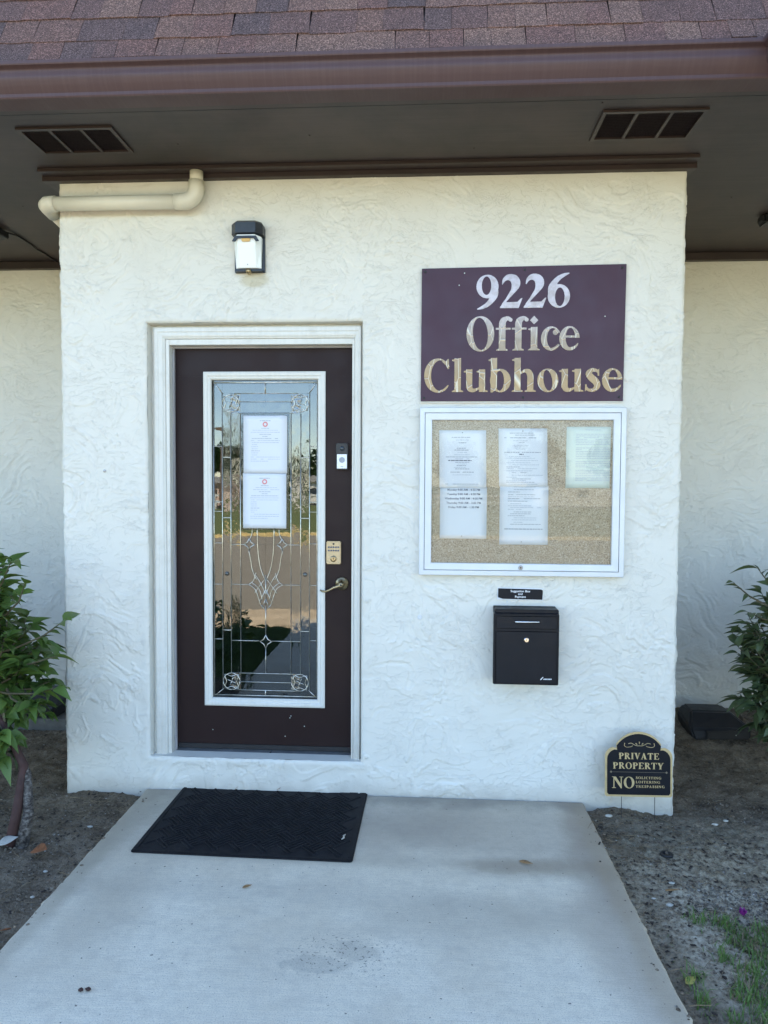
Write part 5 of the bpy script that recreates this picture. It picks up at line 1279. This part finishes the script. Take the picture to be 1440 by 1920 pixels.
flat_leaf('fallen_leaf', 'yellow leaf in the soil against the right edge of the walkway', 'leaf', (1.055, -1.20, gh(1.06, -1.2)+.012), (.1, .2, R(-60)), .045, .026, M_YELLOWLEAF, .3)
flat_leaf('fallen_leaf', 'long pinkish tan strip of bark on the soil right of the walkway', 'bark strip', (1.17, -.66, gh(1.19, -.66)+.012), (0, .1, R(-85)), .06, .012, M_TANLEAF, .2)
flat_leaf('fallen_leaf', 'pale yellow leaf in the grass at the lower right', 'leaf', (1.50, -1.20, gh(1.5, -1.2)+.03), (.1, .2, R(-30)), .05, .03, M_YELLOWLEAF, .3)
flat_leaf('fallen_leaf', 'left brown leaf scrap behind the mat under the sill', 'leaf', (-.735, .0, .012), (.5, .1, R(-70)), .035, .016, M_BROWNLEAF, .3)
flat_leaf('fallen_leaf', 'right brown leaf scrap behind the mat under the sill', 'leaf', (-.52, .0, .012), (.5, .1, R(-110)), .028, .014, M_BROWNLEAF, .3)
flat_leaf('fallen_leaf', 'tiny dry curled leaf on the walkway in front of the mat', 'leaf', (-.475, -.835, .003), (0, .2, R(-75)), .036, .014, M_TANLEAF, .6)
bug = thing('seed_pod', 'pair of dark brown seed pods on the walkway at lower left', 'seed pod', (-.812, -1.405, .0))
MB().ball((-.011, 0, .006), .010, (1, .7, .6), .2, 1).obj('pod', M_BARKR, bug, smooth=True); MB().ball((.010, .004, .006), .010, (1, .7, .6), .2, 2).obj('pod', M_BARKR, bug, smooth=True)
fl = thing('fallen_flower', 'crumpled purple flower on the soil at the lower right', 'flower', (1.41, -.80, gh(1.41, -.8)+.004))
for k in range(7):
    me = leaf_mesh('petal', .026, .02, .5, -.6, M_PURPLE, 4)
    o = link('petal', me, None, fl); o.rotation_euler = (.5+.12*(k % 3), .2*((k % 2)*2-1), k*2*PI/7)
for i, (x, y, s_, lb) in enumerate(((1.59,-.10,.013,'larger white shell fragment on the dark soil by the yard sign'), (1.65,-.075,.012,'white pebble just right of the shell fragment on dark soil'), (1.155,-.76,.014,'pale blue-grey pebble by the right side of the walkway'),
                                    (1.11,-.715,.009,'small cream pebble nearest the right edge of the walkway'), (1.215,-.61,.012,'flat white stone right of the walkway, above the gravel patch'), (-1.335,-.305,.012,'round pale pebble on the soil left of the walkway'),
                                    (-1.335,-.69,.010,'small white pebble below the orange-brown leaf'), (-1.28,-.88,.010,'grey pebble by the lower left edge of the walkway'), (1.095,-.10,.016,'pale stone beside the upper right corner of the walkway'))):
    o = MB().ball((0, 0, 0), s_, (1.25, .8, .45), .22, i+5).obj('pebble', M_SHELL, None, .001, smooth=True); o.location = (x, y, gh(x, y)+.006); tag(o, lb, 'pebble')
o = MB().lathe([(.028, 0), (.026, .006), (.018, .007), (.012, -.004), (.001, -.006)], (1.27, -.385, gh(1.27, -.385)+.002), 'z', 14).obj('soil_hole', M_DARK, None, smooth=True); tag(o, 'small black hole in the soil right of the walkway', 'hole')

# ------------------------------------------------------------------ street behind the viewer (reflected in the glass)
def tree(x, y, h, rad, seed, label):
    rr = random.Random(seed); t = thing('tree', label, 'tree', (x, y, -.1), group='trees across the road')
    MB().tube([(0, 0, 0), (rr.uniform(-.2, .2), 0, h*.35), (rr.uniform(-.4, .4), 0, h*.7)], [.22, .16, .06], 8).obj('trunk', M_WOOD, t)
    lm = MB()
    cl = [(rr.gauss(0, rad*.45), rr.gauss(0, rad*.45), h*.72+rr.gauss(0, rad*.35), rad*rr.uniform(.3, .55)) for _ in range(16)]
    for i in range(1700):
        cx_, cy_, cz_, r = rr.choice(cl); v = Vector((rr.gauss(0, 1), rr.gauss(0, 1), rr.gauss(0, 1))).normalized()*r*rr.uniform(.6, 1)
        p = Vector((cx_, cy_, cz_))+v; s_ = rr.uniform(.10, .22)
        a = Vector((rr.gauss(0, 1), rr.gauss(0, 1), rr.gauss(0, 1))).normalized()*s_; b = a.orthogonal().normalized()*s_*.6
        lm.add([p-a, p+b, p+a, p-b], [(0,1,2,3)])
    lm.obj('crown', M_TREE, t)
for i, (x, y, h, r, lb) in enumerate(((-19,-50,5.2,2.4,'bushy green tree across the road, far left in the reflection'), (-13.5,-53,4.2,2.2,'round green tree across the road left of the utility pole'), (-8.5,-52,3.6,1.9,'dark green tree across the road behind the white home'),
                                      (-3,-54,4.0,2.2,'broad green tree across the road opposite the door'), (3,-52,4.4,2.3,'green tree across the road right of the white home'), (-25,-50,6.2,3,'tall green tree across the road at the far end'), (9,-53,4.6,2.5,'spreading green tree across the road beyond the second home'), (-13.2,-41,4.6,1.0,'slim green tree on the lawn by the utility pole'), (15,-51,5,2.6,'wide green tree across the road at the right end'))):
    tree(x, y, h, r, i, lb)
def home(x, y, w_, mat, label):
    t = thing('mobile_home', label, 'house', (x, y, -.1), group='homes across the road')
    MB().box(-w_/2, w_/2, -3, 0, .2, 1.75).obj('wall', mat, t); MB().box(-w_/2+.1, w_/2-.1, -2.9, -.1, 0, .199).obj('skirting', M_BLOCK, t)
    MB().prism([(-w_/2-.3, 1.75), (w_/2+.3, 1.75), (w_/2-.6, 2.15), (-w_/2+.6, 2.15)], -3.3, .3).obj('roof', M_ROOFF, t)
    for k in range(4):
        xx = -w_/2+1.0+k*(w_-2)/3
        f = MB().box(xx-.40, xx+.40, .002, .05, .8, 1.35).obj('window', M_TRIMWHITE, t); MB().box(xx-.34, xx+.34, .051, .06, .86, 1.29).obj('pane', M_WINDOW, f)
home(-5.5, -44, 6, M_HOUSE, 'white home across the road opposite the door'); home(-17, -45, 7, M_HOUSE2, 'pinkish home across the road to the left'); home(12, -44.5, 9, M_HOUSE, 'cream home across the road to the right')
up_ = thing('utility_pole', 'wooden utility pole across the road', 'pole', (-10.6, -34, -.1))
MB().tube([(0, 0, 0), (0, 0, 5.2)], [.16, .12], 10).obj('pole', M_WOOD, up_); MB().box(-.8, .8, -.06, .06, 4.6, 4.72).obj('crossarm', M_WOOD, up_)
fn = thing('fence', 'low white rail fence on the lawn across the road', 'fence', (-4, -40.5, -.08))
for k in range(26): MB().box(-12+k*1.0-.05, -12+k*1.0+.05, -.05, .05, 0, 1.0).obj('post', M_TRIMWHITE, fn)
for z in (.45, .85): MB().box(-12, 13, -.025, .025, z, z+.1).obj('rail', M_TRIMWHITE, fn)
